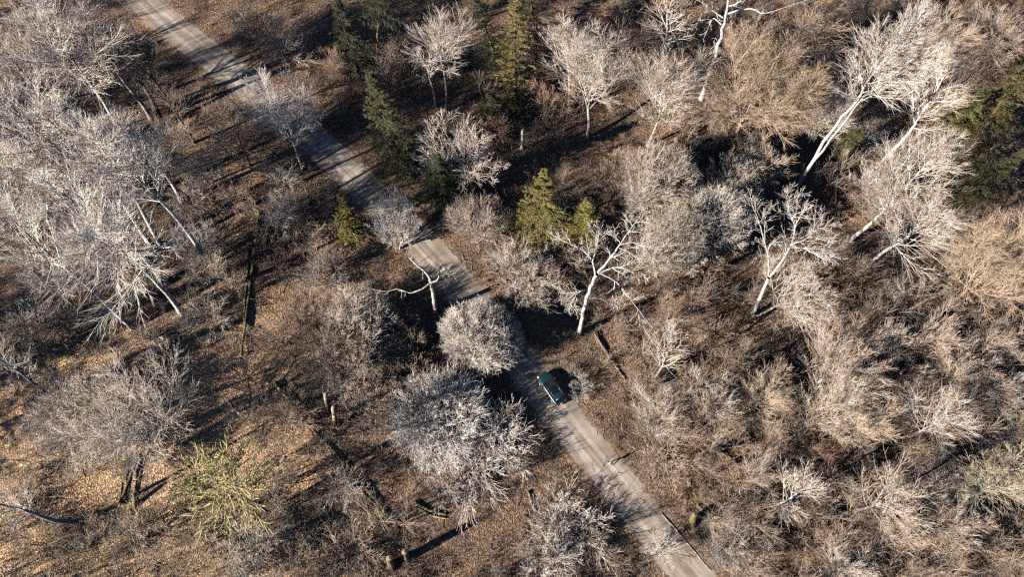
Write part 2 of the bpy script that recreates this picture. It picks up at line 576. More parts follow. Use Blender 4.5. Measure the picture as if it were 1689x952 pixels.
def lichen_kind(H, R):
    """a conifer of long separate boughs, each like a furred finger"""
    tr = grow(np.zeros((1, 3)), np.array([[0, 0, 1.0]]), [H], 12, 0.02, 0.02)
    rad = taper([0.22], [0.03], 12)
    ht = Heap()
    ht.tube(tr, rad, 8)
    hc = Heap()
    nb = 78
    P, D, f, pr, idx = spawn(tr, rad, nb, 0.40, 0.985, lambda f: 1.75 - 0.75 * f, 0.18)
    ln = R * (1.08 - 0.75 * ((f - 0.40) / 0.585) ** 2) * RNG.uniform(0.6, 1.15, nb)
    L1 = grow(P, D, ln, 7, 0.045, -0.015)
    R1 = taper(np.full(nb, 0.045), np.full(nb, 0.015), 7)
    hc.tube(L1, R1, 4)
    P, D, f, pr, idx = spawn(L1, R1, 9, 0.2, 1.0, 0.42, 0.12)
    L2 = grow(P, D, np.maximum(ln[idx] * 0.30 * (1.25 - 0.7 * f), 0.3) * RNG.uniform(0.7, 1.2, len(f)), 5, 0.1, 0.0)
    R2 = np.stack([np.full(len(f), w) for w in (0.025, 0.06, 0.07, 0.055, 0.015)], -1)
    hc.tube(L2, R2, 4)
    for A, B, k in ((L1, R1, 50), (L2, R2, 30)):
        P, D, f, pr, idx = spawn(A, B, k, 0.12, 1.0, 0.9, 0.25)
        L3 = grow(P, D, RNG.uniform(0.08, 0.20, len(f)), 2, 0.1, 0.02)
        hc.tube(L3, taper(np.full(len(f), 0.020), np.full(len(f), 0.006), 2), 3)
    return [("trunk", ht.mesh("trunk", M_TRUNK), M_TRUNK), ("crown", hc.mesh("crown", M_NEEDLE), M_NEEDLE)]


# kind: builder, usual height, share of the height at which the crown's middle sits
KINDS = {
    "beech": (beech_kind, 24.0, 0.72),
    "fan": (lambda H, R: beech_kind(H, R, 0.38, 0.80, 0.38, 0.42), 22.0, 0.72),
    "slender": (lambda H, R: beech_kind(H, R, 0.42, 0.85, 0.45, 0.6, 0.011), 18.0, 0.72),
    "oak": (oak_kind, 19.0, 0.68),
    "dome": (dome_kind, 8.0, 0.58),
    "big_dome": (lambda H, R: dome_kind(H, R, 22, 1.22, 0.05, (0.74, 1.12), 0.22), 8.0, 0.55),
    "shrub": (lambda H, R: dome_kind(H, R, 7, 0.85, 0.05), 4.2, 0.55),
    "broom": (broom_kind, 9.5, 0.66),
    "spruce": (spruce_kind, 18.0, 0.45),
    "bushy_spruce": (lambda H, R: spruce_kind(H, R, 0.02, 0.5), 11.0, 0.42),
    "lichen": (lichen_kind, 17.0, 0.62),
    "pine": (lambda H, R: spruce_kind(H, R, 0.58, 0.62), 20.0, 0.76),
}
CACHE = {}


def built(kind, H, R, var=0):
    """parts of a kind near the wanted size, and their measured height and crown radius"""
    st = math.log(1.22)
    bh, br = round(math.log(H) / st), round(math.log(R) / st)
    key = (kind, bh, br, var)
    if key not in CACHE:
        parts = KINDS[kind][0](math.exp(bh * st), math.exp(br * st))
        me = parts[-1][1]
        co = np.empty(len(me.vertices) * 3, np.float32)
        me.vertices.foreach_get("co", co)
        co = co.reshape(-1, 3)
        pc = 90 if kind in ("spruce", "bushy_spruce", "pine") else 95
        CACHE[key] = (parts, float(np.percentile(co[:, 2], 99.5)), float(np.percentile(np.hypot(co[:, 0], co[:, 1]), pc)), float(np.percentile(co[:, 2], 50)))
    return CACHE[key]


# bark and needle colours of the kinds of wood in the photograph
BRIGHT = (0.76, 0.705, 0.64)
WHITE = (0.63, 0.585, 0.535)
PALE = (0.52, 0.465, 0.415)
GREY = (0.42, 0.395, 0.375)
TAN = (0.40, 0.315, 0.235)
BROWN = (0.34, 0.265, 0.215)
RUST = (0.33, 0.225, 0.175)
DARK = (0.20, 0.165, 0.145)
OLIVE = (0.115, 0.115, 0.045)
YGREEN = (0.21, 0.19, 0.07)
DKGREEN = (0.05, 0.055, 0.034)

NAMES = {"beech": "beech_tree", "fan": "beech_tree", "slender": "young_tree", "oak": "oak_tree", "dome": "hazel_tree", "big_dome": "hazel_tree", "shrub": "bare_shrub",
         "broom": "sapling", "spruce": "spruce_tree", "bushy_spruce": "spruce_tree", "pine": "pine_tree", "lichen": "larch_tree"}
CATS = {"shrub": "shrub", "broom": "sapling"}
GROUPS = {"beech": "bare beeches of the forest", "fan": "bare beeches of the forest", "slender": "slim young trees of the forest", "oak": "bare oaks of the forest",
          "dome": "round bushy trees of the forest", "big_dome": "round bushy trees of the forest", "shrub": "bare shrubs of the forest floor", "broom": "bare saplings of the thicket",
          "spruce": "evergreens of the forest", "bushy_spruce": "evergreens of the forest", "pine": "evergreens of the forest", "lichen": "evergreens of the forest"}
TREES = []


def tree(kind, crown, r, label, base=None, h=None, col=PALE, moss=0.0, trunk=None, spin=None, var=None):
    """plant one tree: crown and base are where the photograph shows its crown's centre and foot, r the crown's radius there in photo pixels"""
    _, H0, fc = KINDS[kind]
    gc = ground_at(*crown)[:2]
    if base is not None:
        b = ground_at(*base)[:2]
        s = float(np.dot(b, gc) / np.dot(gc, gc))
        z = float(np.clip(CAM_H * (1 - s), 0.5 * H0 * fc, 1.25 * H0 * fc)) if h is None else h * fc
        cp = gc * (1 - z / CAM_H)
    else:
        z = (h or H0) * fc
        cp = gc * (1 - z / CAM_H)
        b = cp + RNG.normal(0, 0.04, 2) * z
    lean = (cp - b) / z
    ll = np.linalg.norm(lean)
    if ll > 0.45:
        lean *= 0.45 / ll
    R = r * px_size((cp[0], cp[1], z)) * (1.2 if kind not in ("spruce", "bushy_spruce", "lichen", "pine") else 1.0)
    parts, H1, R1, zm = built(kind, z / fc, R, 0 if var is None else var)
    sx = R / R1
    sz = z / zm if kind not in ("spruce", "bushy_spruce", "pine") else (z / fc) / H1
    q = Vector((0, 0, 1)).rotation_difference(Vector((lean[0], lean[1], 1)).normalized())
    a = RNG.random() * 6.28 if spin is None else spin
    root = bpy.data.objects.new(NAMES[kind], None)
    C.objects.link(root)
    root.empty_display_size = 0.5
    root.rotation_mode = 'QUATERNION'
    root.rotation_quaternion = q @ Quaternion((0, 0, 1), a)
    root.location = (b[0], b[1], -0.05)
    root.scale = (sx, sx, sz)
    root["label"] = label
    root["category"] = CATS.get(kind, "tree")
    root["group"] = GROUPS[kind]
    v = RNG.uniform(0.93, 1.07)
    for nm, me, mat in parts:
        o = bpy.data.objects.new(nm, me)
        C.objects.link(o)
        o.parent = root
        c = col
        if nm != "crown":
            c = trunk or (tuple(x * 0.74 for x in col) if mat is M_TRUNK and kind not in ("spruce", "bushy_spruce", "pine", "lichen") else (0.12, 0.085, 0.06))
        elif mat is M_TWIG:
            c = (c[0] * 0.96, c[1] * 0.93, c[2] * 0.90)
        o.color = (c[0] * v, c[1] * v, c[2] * v, moss)
    TREES.append((root, b, R))
    return root


# ------------------------------------------------------------------ setting: ground and road
LEFT = [(158, -60), (222, 22), (341, 114), (420, 182), (504, 246), (570, 312), (672, 414), (736, 487), (790, 555), (835, 610), (898, 693), (967, 791), (1036, 878), (1100, 951), (1150, 1010)]
RIGHT = [(215, -60), (288, 24), (393, 98), (480, 165), (566, 243), (643, 312), (733, 402), (790, 467), (846, 540), (900, 608), (960, 685), (1046, 775), (1110, 855), (1176, 945), (1225, 1005)]


def resample(pts, step=1.0):
    pts = np.asarray(pts)
    d = np.r_[0, np.cumsum(np.linalg.norm(np.diff(pts, axis=0), axis=1))]
    n = int(d[-1] / step)
    s = np.linspace(0, d[-1], n)
    out = np.stack([np.interp(s, d, pts[:, 0]), np.interp(s, d, pts[:, 1])], -1)
    k = np.ones(9) / 9
    pad = np.pad(out, ((4, 4), (0, 0)), mode='reflect', reflect_type='odd')
    return np.stack([np.convolve(pad[:, i], k, 'valid') for i in (0, 1)], -1)


gl = resample([ground_at(*p)[:2] for p in LEFT])
gr = resample([ground_at(*p)[:2] for p in RIGHT])


def nearest_on(path, p):
    d = np.linalg.norm(path - p, axis=1)
    return path[np.argmin(d)]


centre = np.array([(p + nearest_on(gr, p)) / 2 for p in gl])
centre = resample(centre, 1.0)
half = np.array([np.min(np.linalg.norm(gl - p, axis=1)) for p in centre])
# carry the road on beyond the picture at both ends
d0 = norm((centre[0] - centre[6])[None])[0]
d1 = norm((centre[-1] - centre[-7])[None])[0]
centre = np.concatenate([centre[0] + d0 * np.arange(80, 0, -1)[:, None], centre, centre[-1] + d1 * np.arange(1, 60)[:, None]])
HALF = float(np.median(half))
print("road half width", HALF, half.min(), half.max())


def road_dist(p):
    p = np.atleast_2d(p)
    out = np.empty(len(p))
    for i in range(0, len(p), 2000):
        out[i:i + 2000] = np.min(np.linalg.norm(p[i:i + 2000, None, :] - centre[None], axis=2), axis=1)
    return out


def structure(name, me):
    o = bpy.data.objects.new(name, me)
    C.objects.link(o)
    o["kind"] = "structure"
    return o


# ground sheet: gently uneven, flat along the road
xs = np.concatenate([[-700, -400, -250], np.arange(-160, 161, 2.0), [250, 400, 700]])
ys = np.concatenate([[-500, -250, -120], np.arange(-60, 181, 2.0), [250, 400, 800]])
gx, gy = np.meshgrid(xs, ys)
rd = road_dist(np.stack([gx.ravel(), gy.ravel()], -1)).reshape(gx.shape)
gz = 0.22 * np.sin(gx * 0.31 + gy * 0.17) * np.sin(gy * 0.23 - gx * 0.11) + RNG.normal(0, 0.05, gx.shape)
gz = (gz - 0.16) * np.clip((rd - 5.0) / 5.0, 0, 1)
nx_, ny_ = len(xs), len(ys)
idx = np.arange(nx_ * ny_).reshape(ny_, nx_)
quads = np.stack([idx[:-1, :-1], idx[:-1, 1:], idx[1:, 1:], idx[1:, :-1]], -1).reshape(-1, 4)
structure("ground", mesh_np("ground", np.stack([gx, gy, gz], -1).reshape(-1, 3), quads, ground_material()))
# road sheet, crowned a little, its ragged edges running out under the leaves
t_ = norm(np.gradient(centre, axis=0))
nrm = np.stack([t_[:, 1], -t_[:, 0]], -1)
offs = np.array([-1.35, -1.0, -0.55, 0, 0.55, 1.0, 1.35])
rv, ruv = [], []
along = np.r_[0, np.cumsum(np.linalg.norm(np.diff(centre, axis=0), axis=1))]
for k, o_ in enumerate(offs):
    rv.append(np.c_[centre + nrm * o_ * HALF, np.full(len(centre), 0.008 + 0.05 * (1 - abs(o_) / 1.35))])
    ruv.append(np.c_[np.full(len(centre), o_ * 2.6), along])
rv = np.stack(rv, 1)
ruv = np.stack(ruv, 1).reshape(-1, 2)
idx = np.arange(len(centre) * len(offs)).reshape(len(centre), len(offs))
quads = np.stack([idx[:-1, :-1], idx[1:, :-1], idx[1:, 1:], idx[:-1, 1:]], -1).reshape(-1, 4)
rme = mesh_np("road", rv.reshape(-1, 3), quads, road_material())
uvl = rme.uv_layers.new(name="UVMap")
li = np.empty(len(rme.loops), np.int32)
rme.loops.foreach_get("vertex_index", li)
uvl.data.foreach_set("uv", ruv[li].astype(np.float32).ravel())
structure("road", rme)
# ------------------------------------------------------------------ the trees, one by one
T = tree
# upper left: the bright stand of tall pale beeches
T("beech", (70, 30), 74, "white forked beech filling the upper left corner, above all the others of the stand", base=(212, 232), col=BRIGHT)
T("fan", (22, 90), 54, "pale beech crown cut by the frame's left edge, below the corner tree", h=23, col=PALE)
T("beech", (113, 150), 61, "tall white beech with the longest straight trunk, on the stand's right side", base=(343, 436), col=BRIGHT, var=3)
T("beech", (35, 190), 68, "broad pale beech crown against the left edge, above the two lowest white stars", base=(190, 345), col=BRIGHT)
T("fan", (82, 215), 58, "white beech, inner one of a pair sharing one root beside the mossy shrubs", base=(259, 412), col=BRIGHT)
T("beech", (160, 235), 54, "white beech with a paired trunk, outer and nearer the road of the two", base=(268, 408), col=BRIGHT, var=1)
T("slender", (217, 212), 38, "small starry white crown on the rim of the bright beech stand", base=(300, 330), col=BRIGHT)
T("beech", (62, 285), 65, "cream beech crown in the brightest part of the stand, left of the great star", h=22, col=BRIGHT)
T("fan", (120, 325), 58, "dense cream beech crown just above the great white star", base=(272, 465), col=BRIGHT)
T("beech", (172, 400), 95, "great white star of a beech seen almost from its top, limbs radiating evenly", base=(300, 516), col=BRIGHT, var=2, spin=0.4)
T("beech", (30, 372), 65, "white beech below the great star's left, its long thin trunk ending above a dark hollow", base=(218, 540), col=BRIGHT, var=1)
T("slender", (60, 460), 44, "thin grey tree with mossy yellow limbs left of the hollow", base=(145, 520), col=GREY, moss=0.5)
T("beech", (150, 55), 48, "mid sized pale beech next to the white forked corner tree", base=(250, 195), col=PALE, var=0)
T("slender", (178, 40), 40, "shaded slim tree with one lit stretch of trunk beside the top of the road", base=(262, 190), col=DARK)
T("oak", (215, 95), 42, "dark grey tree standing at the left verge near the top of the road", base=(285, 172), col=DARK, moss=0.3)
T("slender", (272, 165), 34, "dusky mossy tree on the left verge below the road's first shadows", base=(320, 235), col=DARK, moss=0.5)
T("broom", (290, 225), 30, "mossy young tree with a yellow Y shaped stem near the white stand", base=(302, 262), col=(0.48, 0.395, 0.315), moss=0.6)
T("broom", (330, 270), 34, "grey brown sapling between the white stand and the striped road", base=(352, 310), col=GREY, moss=0.5)
T("shrub", (310, 325), 36, "tangled grey shrub under the bright beeches' right edge", h=4, col=GREY)
T("broom", (365, 225), 26, "mossy sapling just left of the blue white roadside tree", base=(385, 262), col=(0.48, 0.395, 0.315), moss=0.6)
T("slender", (395, 215), 26, "crooked yellow mossed stem left of the pale tree over the road", base=(413, 272), col=TAN, moss=0.9)
T("oak", (445, 138), 66, "blue white bushy tree hanging over the road near its top", base=(500, 281), col=WHITE, moss=0.25, h=17)
T("shrub", (460, 290), 34, "small grey bush on the left verge below the blue white roadside tree", h=4, col=GREY)
T("broom", (455, 350), 33, "grey fan of a sapling above the mossy fallen trunks", base=(457, 385), col=GREY, h=7)
T("shrub", (385, 320), 30, "dim brown shrub above the mossy fallen trunks' upper end", h=4, col=BROWN, moss=0.3)
T("shrub", (320, 400), 40, "grey brown thicket shrub right of the great white star", h=5, col=GREY)
T("broom", (345, 440), 34, "tawny sapling between the great white star and the mossy fallen trunks", h=7, col=(0.48, 0.395, 0.315), moss=0.4)
T("shrub", (340, 515), 40, "grey tangle of shoots left of the mossy fallen trunks' lower end", h=4, col=GREY)
T("shrub", (45, 520), 44, "grey tangle by the left edge below the thin mossy limbed tree", h=5, col=GREY, moss=0.4)
T("shrub", (75, 560), 36, "dull brown shrub over the fallen yellow branch at the left", h=4, col=BROWN)
T("beech", (12, 270), 62, "pale beech crown touching the left edge beside the cream crown of the brightest part", h=22, col=BRIGHT)
T("fan", (110, 88), 52, "white crown tucked below the forked corner tree on its road side", h=21, col=BRIGHT)
# upper middle: evergreens and bare trees above the road
T("broom", (470, 70), 36, "brown sapling in the open wood just right of the top of the road", base=(485, 105), col=(0.44, 0.365, 0.31), h=9)
T("broom", (410, 45), 34, "faint brown sapling by the frame's top between the road and the spruces", base=(425, 75), col=DARK, h=8)
T("broom", (540, 105), 28, "rust brown sapling left of the dark small spruce's foot", base=(545, 138), col=RUST, h=7)
T("spruce", (575, 66), 27, "dark narrow spruce beside the red stemmed pine", base=(592, 122), col=DKGREEN, h=14)
T("pine", (618, 5), 34, "dark pine cut by the top edge, its bare reddish trunk showing below", base=(624, 95), col=DKGREEN, trunk=(0.30, 0.17, 0.10))
T("spruce", (643, 215), 40, "sparse grey green spruce on the right side of the road with a pale tip", base=(672, 295), col=(0.085, 0.085, 0.045), h=19)
T("shrub", (650, 80), 26, "brown bush beside the reddish pine trunk", h=5, col=BROWN)
T("beech", (727, 50), 62, "broad pinkish grey tree between the dark pine and the golden spruce", base=(736, 182), col=PALE, h=18, moss=0.2)
T("slender", (700, 100), 34, "slim grey tree with a lit lower trunk tucked behind the pinkish grey crown", base=(719, 172), col=GREY)
T("spruce", (848, 66), 31, "tall golden lit spruce, brightest evergreen along the top", base=(850, 175), col=(0.20, 0.17, 0.075), h=20)
T("spruce", (805, 48), 27, "dark green spruce just left of the golden one", base=(818, 105), col=DKGREEN, h=12)
T("spruce", (882, 30), 26, "shadowy spruce just right of the golden one at the top edge", base=(884, 105), col=DKGREEN, h=17)
T("oak", (762, 240), 66, "pale branchy tree of upright limbs right of the sparse spruce", base=(757, 314), col=PALE, h=14)
T("shrub", (722, 222), 30, "yellowish green bush leaning on the pale branchy tree", h=5, col=(0.34, 0.30, 0.17), moss=0.8)
T("shrub", (690, 260), 32, "grey bush between the sparse spruce and the pale branchy tree", h=5, col=GREY)
T("bushy_spruce", (722, 300), 32, "dark spruce on the verge under the sparse spruce", h=13, col=DKGREEN)
T("bushy_spruce", (815, 185), 24, "little dark spruce right of the pale branchy tree", h=8, col=DKGREEN)
T("shrub", (815, 205), 28, "rusty shrub above the pale branchy tree's right side", h=6, col=RUST)
T("fan", (932, 55), 48, "round twiggy grey crown at the top, left of the tree with a split white foot", base=(938, 180), col=PALE, h=17)
T("oak", (983, 82), 56, "grey tree whose split white trunk foot glows in deep shade", base=(969, 228), col=PALE, h=19)
T("broom", (896, 150), 25, "small reddish fan sapling lit in the deep shade", base=(903, 192), col=RUST, h=8)
T("broom", (935, 155), 16, "tiny reddish sapling right of the fan sapling in deep shade", base=(925, 195), col=RUST, h=7)
T("fan", (1098, 135), 66, "wide fan shaped tree of many stems behind the bare pole trunk", base=(1068, 240), col=(0.50, 0.44, 0.39), h=17, moss=0.2)
T("slender", (1095, 20), 36, "straight bare pole of a tree rising behind the wide fan tree", base=(1092, 142), col=PALE, trunk=(0.46, 0.44, 0.41), moss=0.2)
T("slender", (1125, 10), 26, "dim slim trunk at the top edge between the pole tree and the gnarled dead tree", base=(1116, 48), col=DARK)
T("oak", (1285, 95), 100, "large tan sprawling tree right of the gnarled dead tree", base=(1198, 248), col=TAN, h=20, moss=0.3, var=1)
T("fan", (1340, 45), 62, "brownish fan crown at the top right of the tan sprawling tree", h=16, col=BROWN)
T("broom", (1225, 75), 42, "brown sapling filling the gap between the dead tree and the tan sprawling tree", h=11, col=(0.44, 0.365, 0.31))
T("shrub", (1215, 215), 44, "sunny tan bush round the foot of the sprawling tree", h=5, col=TAN)
T("broom", (1140, 250), 18, "small dead grey stub of a sapling standing alone above the pale crowns", base=(1134, 280), col=GREY, h=6)
# upper right
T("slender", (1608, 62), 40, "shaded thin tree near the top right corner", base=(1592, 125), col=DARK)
T("slender", (1565, 120), 46, "slim white stemmed tree right of the twin trunked birch", base=(1444, 276), col=PALE, trunk=(0.46, 0.44, 0.41))
T("broom", (1550, 60), 44, "dusky brown sapling at the top between birch and corner", h=10, col=(0.44, 0.365, 0.31))
T("broom", (1660, 50), 46, "brown sapling in the very corner at the top right", h=10, col=(0.44, 0.365, 0.31))
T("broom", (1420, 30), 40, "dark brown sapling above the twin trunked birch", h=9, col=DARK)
T("spruce", (1648, 172), 40, "big yellow green spruce by the right edge", base=(1590, 262), col=(0.13, 0.115, 0.05), h=20)
T("bushy_spruce", (1585, 208), 28, "olive spruce bough cluster left of the big yellow green one", h=13, col=OLIVE)
T("spruce", (1625, 300), 32, "dark olive spruce below the big yellow green one", h=15, col=(0.07, 0.07, 0.035))
T("bushy_spruce", (1400, 240), 26, "low dark spruce half hidden at the birch's trunk", h=7, col=(0.07, 0.075, 0.035))
T("fan", (1545, 262), 62, "pale leaning crown left of the dark olive spruce", base=(1402, 396), col=PALE, h=24)
T("beech", (1540, 360), 70, "fan of long pale limbs above the mossy slanting trunk", base=(1415, 452), col=PALE, h=22, var=2)
T("oak", (1668, 428), 76, "tan tree by the right edge with a thick slanting trunk", base=(1556, 510), col=TAN, h=20, moss=0.35)
T("slender", (1680, 372), 36, "tan trunk leaving the picture at the right, above the thick slanting one", base=(1592, 420), col=TAN, moss=0.3)
T("oak", (1345, 482), 74, "white tree leaning far over beside the forked oak", base=(1250, 521), col=PALE, h=13, moss=0.2, var=0)
T("shrub", (1440, 230), 36, "grey shrub under the slim white stemmed tree", h=5, col=GREY)
T("shrub", (1325, 165), 36, "rusty brown bush left of the birch's twin trunk", h=5, col=RUST)
T("broom", (1365, 185), 40, "thin grey sapling with curling shoots against the birch trunk", h=10, col=PALE)
T("shrub", (1395, 325), 42, "low rust shrub under the birch", h=4, col=RUST)
T("broom", (1455, 310), 42, "pale shoots between the birch and the leaning crown", h=9, col=PALE)
# centre
T("dome", (1085, 303), 56, "dense pale crown right of the pair of bright spruces", h=13, col=PALE, var=1)
T("dome", (1178, 366), 54, "frosty grey round crown right of centre", h=12, col=WHITE, var=0)
T("dome", (1112, 400), 50, "pale tangled crown below the dense one, over the dark litter", h=12, col=PALE, var=1)
T("dome", (1030, 290), 40, "brown bushy tree in front of the deep shade", h=9, col=BROWN, var=2)
T("dome", (1205, 305), 46, "thin grey bush left of the forked oak's top", h=9, col=PALE, var=1)
T("broom", (1250, 265), 40, "tan shoots above the forked oak", h=9, col=(0.48, 0.395, 0.315))
T("bushy_spruce", (890, 350), 44, "bright pale green spruce, larger of the pair at the centre", base=(882, 398), col=(0.20, 0.18, 0.075), h=13)
T("bushy_spruce", (962, 372), 34, "bright pale green spruce, smaller of the pair at the centre", base=(955, 402), col=(0.22, 0.19, 0.07), h=9)
T("dome", (866, 450), 54, "starry grey bush on the right verge above the car", h=6, col=PALE, var=1)
T("fan", (1112, 515), 34, "whip thin pale sapling standing among striped shadows", base=(1070, 642), col=PALE, h=14, var=1)
T("bushy_spruce", (576, 362), 23, "small lone spruce left of the road", base=(580, 395), col=(0.22, 0.19, 0.065), h=8)
T("dome", (652, 358), 36, "upright cream bush at the road's left edge above the snag", base=(658, 410), col=WHITE, h=9, var=0)
T("dome", (785, 352), 46, "brown fan bush on the right verge opposite the snag", base=(788, 400), col=(0.40, 0.33, 0.29), h=8, var=2)
T("shrub", (820, 395), 34, "dim bush between the brown fan bush and the spruce pair", h=4, col=BROWN)
T("dome", (600, 500), 52, "twiggy white bush in the brush left of the snag", base=(590, 560), col=PALE, h=8, moss=0.4, var=2)
T("dome", (560, 590), 58, "pinkish brown round thicket in the middle of the brush", h=7, col=(0.42, 0.345, 0.29), var=0)
T("dome", (625, 600), 52, "tan thicket left of the pale crown over the road", h=4.5, col=(0.42, 0.34, 0.27), var=1)
T("big_dome", (808, 530), 57, "round cream crown overhanging the road above the car", base=(785, 580), col=BRIGHT, h=7)
T("big_dome", (728, 690), 70, "largest white domed bush, left of the car", h=5.6, col=(0.78, 0.755, 0.72), var=0)
T("dome", (826, 724), 54, "white domed bush touching the road below the car", h=4, col=(0.78, 0.755, 0.72), var=1)
T("dome", (775, 770), 60, "cream lower lobe of bushes under the white domes", h=3.6, col=(0.64, 0.59, 0.54), var=2)
T("shrub", (728, 805), 34, "thin pale bush below the white domes beside the mossy logs", h=4, col=PALE)
T("shrub", (958, 636), 20, "dark twiggy shrub just right of the car", h=2.5, col=GREY)
T("dome", (932, 872), 66, "large pale bush on the left verge below the walker", h=3.6, col=(0.66, 0.605, 0.545), var=1)
T("shrub", (905, 920), 44, "cream bush at the bottom edge left of the road", h=5, col=WHITE)
T("shrub", (1088, 912), 30, "small pale bush on the road edge near the bottom", h=4, col=PALE)
# lower left
T("oak", (185, 655), 100, "huge cream crown in the lower left, widest of all", base=(298, 735), col=(0.64, 0.565, 0.48), h=17, var=2)
T("dome", (120, 690), 70, "pale left lobe beside the huge cream crown", h=8, col=PALE, var=1)
T("dome", (216, 742), 40, "little cream bush over the mossy leaning logs", h=6, col=PALE, var=0)
T("lichen", (352, 788), 82, "yellow green lichened tree with finger like boughs", base=(442, 845), col=(0.33, 0.295, 0.15), moss=0.2, trunk=GREY)
T("slender", (-10, 590), 40, "grey trunk slanting in from the left edge below the yellow branch", base=(80, 652), col=GREY, h=16)
T("slender", (-15, 832), 40, "long grey trunk slanting in low on the left edge", base=(130, 864), col=GREY, h=18)
T("shrub", (35, 760), 44, "pale brush by the left edge below the cream lobe", h=4, col=TAN)
T("shrub", (55, 900), 46, "sandy shrub in the bottom left corner", h=4, col=TAN)
T("shrub", (150, 905), 44, "tan shrub at the bottom left of the mossy logs", h=4, col=TAN)
T("shrub", (245, 880), 46, "tan round shrub just below the mossy leaning logs", h=4, col=(0.44, 0.36, 0.28))
T("shrub", (320, 915), 46, "brown gold shrub at the bottom under the lichened tree", h=4, col=TAN)
T("shrub", (410, 905), 50, "white shrub at the bottom edge, palest of the row", h=5, col=WHITE)
T("shrub", (500, 930), 44, "grey gold shrub at the bottom edge right of the palest one", h=4, col=TAN, moss=0.4)
T("shrub", (585, 905), 46, "buff shrub at the bottom near the yellow stumps", h=4, col=(0.42, 0.34, 0.27))
T("shrub", (562, 798), 38, "cream spiky shrub at the fallen log's lower end", h=4, col=PALE)
T("dome", (470, 690), 46, "thin brown thicket left of the long fallen log", h=5, col=BROWN, var=2)
T("dome", (610, 670), 52, "brown thicket right of the two dark stubs", h=4, col=(0.40, 0.33, 0.28), var=1)
T("shrub", (460, 560), 46, "grey brown shrub right of the fallen trunks in shade", h=4, col=BROWN)
T("shrub", (530, 450), 40, "dim grey shrub in the shade below the lone small spruce", h=4, col=GREY)
T("shrub", (500, 380), 38, "faint brown shrub in the shade left of the lone small spruce", h=4, col=BROWN)
T("shrub", (655, 540), 36, "brown shrub at the snag's left side", h=4, col=BROWN)
T("shrub", (675, 610), 36, "dull shrub between the tan thicket and the largest white dome", h=4, col=BROWN)
# right and lower right: brown thicket
T("broom", (1395, 585), 56, "long steep sapling, tallest of the thicket under the white leaning tree", base=(1335, 642), col=(0.46, 0.385, 0.33), h=12)
T("broom", (1460, 560), 34, "small pale sapling right of the thicket's tallest", base=(1424, 590), col=PALE, h=9)
T("broom", (1548, 545), 34, "lone pinkish sapling with a clear stem under the tan edge tree", base=(1482, 588), col=(0.44, 0.36, 0.31), h=12)
T("broom", (1600, 620), 56, "wide brown sapling fan on the right above the pale feather tree", base=(1530, 645), col=(0.44, 0.365, 0.31), h=10)
T("broom", (1655, 560), 44, "brown sapling against the right edge under the tan tree", h=9, col=(0.44, 0.365, 0.31))
T("broom", (1660, 640), 40, "greyish sapling at the right edge beside the wide brown fan", h=8, col=GREY)
T("broom", (1400, 648), 48, "pale brown feathery sapling at the middle of the right thicket", base=(1322, 700), col=(0.48, 0.41, 0.355), h=13)
T("broom", (1425, 686), 46, "tawny sapling just below the feathery one", base=(1360, 716), col=(0.48, 0.395, 0.315), h=11)
T("fan", (1562, 690), 54, "pale feather shaped tree with a clear white midrib, right of the thicket", base=(1488, 722), col=PALE, h=13, var=1)
T("fan", (1478, 815), 64, "broad tawny fan tree with a bent pale foot, lower right", base=(1388, 847), col=(0.46, 0.395, 0.34), h=15, var=0)
T("fan", (1332, 808), 50, "pale clawed sapling tree left of the broad tawny fan", base=(1262, 840), col=PALE, h=13, var=1)
T("broom", (1500, 885), 38, "small tawny sapling under the broad tawny fan", base=(1443, 900), col=(0.48, 0.395, 0.315), h=9)
T("broom", (1590, 866), 46, "low brown spreading sapling right of the broad tawny fan", base=(1508, 872), col=(0.44, 0.365, 0.31), h=9)
T("oak", (1655, 795), 60, "greenish tinged tree with a thick white trunk leaving the right edge", base=(1598, 824), col=(0.37, 0.335, 0.25), trunk=(0.46, 0.44, 0.41), h=15, var=2)
T("dome", (1560, 790), 46, "ash grey drooping bush left of the thick white trunk", h=5, col=GREY, var=1)
T("broom", (1395, 925), 40, "pale sapling at the bottom edge under the broad tawny fan", base=(1368, 948), col=PALE, h=8)
T("broom", (1248, 770), 34, "pinkish sapling right of the walker's shadow", base=(1222, 802), col=(0.42, 0.345, 0.30), h=8)
T("shrub", (1240, 905), 46, "mossy brown bush at the bottom right of the road", h=5, col=BROWN, moss=0.5)
T("broom", (1270, 645), 42, "tan sapling with a long stem between road and thicket", base=(1226, 678), col=(0.48, 0.395, 0.315), h=9)
T("shrub", (1285, 705), 42, "brown bush below the tan long stemmed sapling", h=5, col=BROWN)
T("shrub", (1345, 885), 46, "dark brown bush below the pale clawed tree", h=5, col=BROWN)
T("shrub", (1640, 710), 44, "dusky bush at the right edge beside the feather tree", h=5, col=GREY)
T("shrub", (1590, 930), 44, "dark brush at the bottom right edge", h=4, col=DARK)
T("shrub", (1660, 900), 46, "dark brown bush in the bottom right corner", h=4, col=BROWN)
T("broom", (1092, 668), 44, "pale fan bush right of the car beyond the dark shrub", base=(1085, 712), col=PALE, h=7)
T("broom", (1184, 648), 42, "pale branched bush between the fan bush and the tan long stemmed sapling", base=(1165, 690), col=PALE, h=8)
T("shrub", (1072, 628), 32, "thin bush above the pale fan bush", h=4, col=BROWN)
T("shrub", (1100, 752), 44, "pinkish brush patch just beyond the tip of the walker's shadow", h=3, col=(0.42, 0.345, 0.30))
T("dome", (1212, 900), 42, "grey tangle with mossy stems beside the bottom right of the road", h=5, col=GREY, moss=0.5, var=2)
T("shrub", (1216, 832), 40, "brown grey shrub near the mossy stump right of the road", h=4, col=BROWN)
T("shrub", (1108, 612), 34, "fawn brush right of the dark shrub, in striped light", h=4, col=TAN)
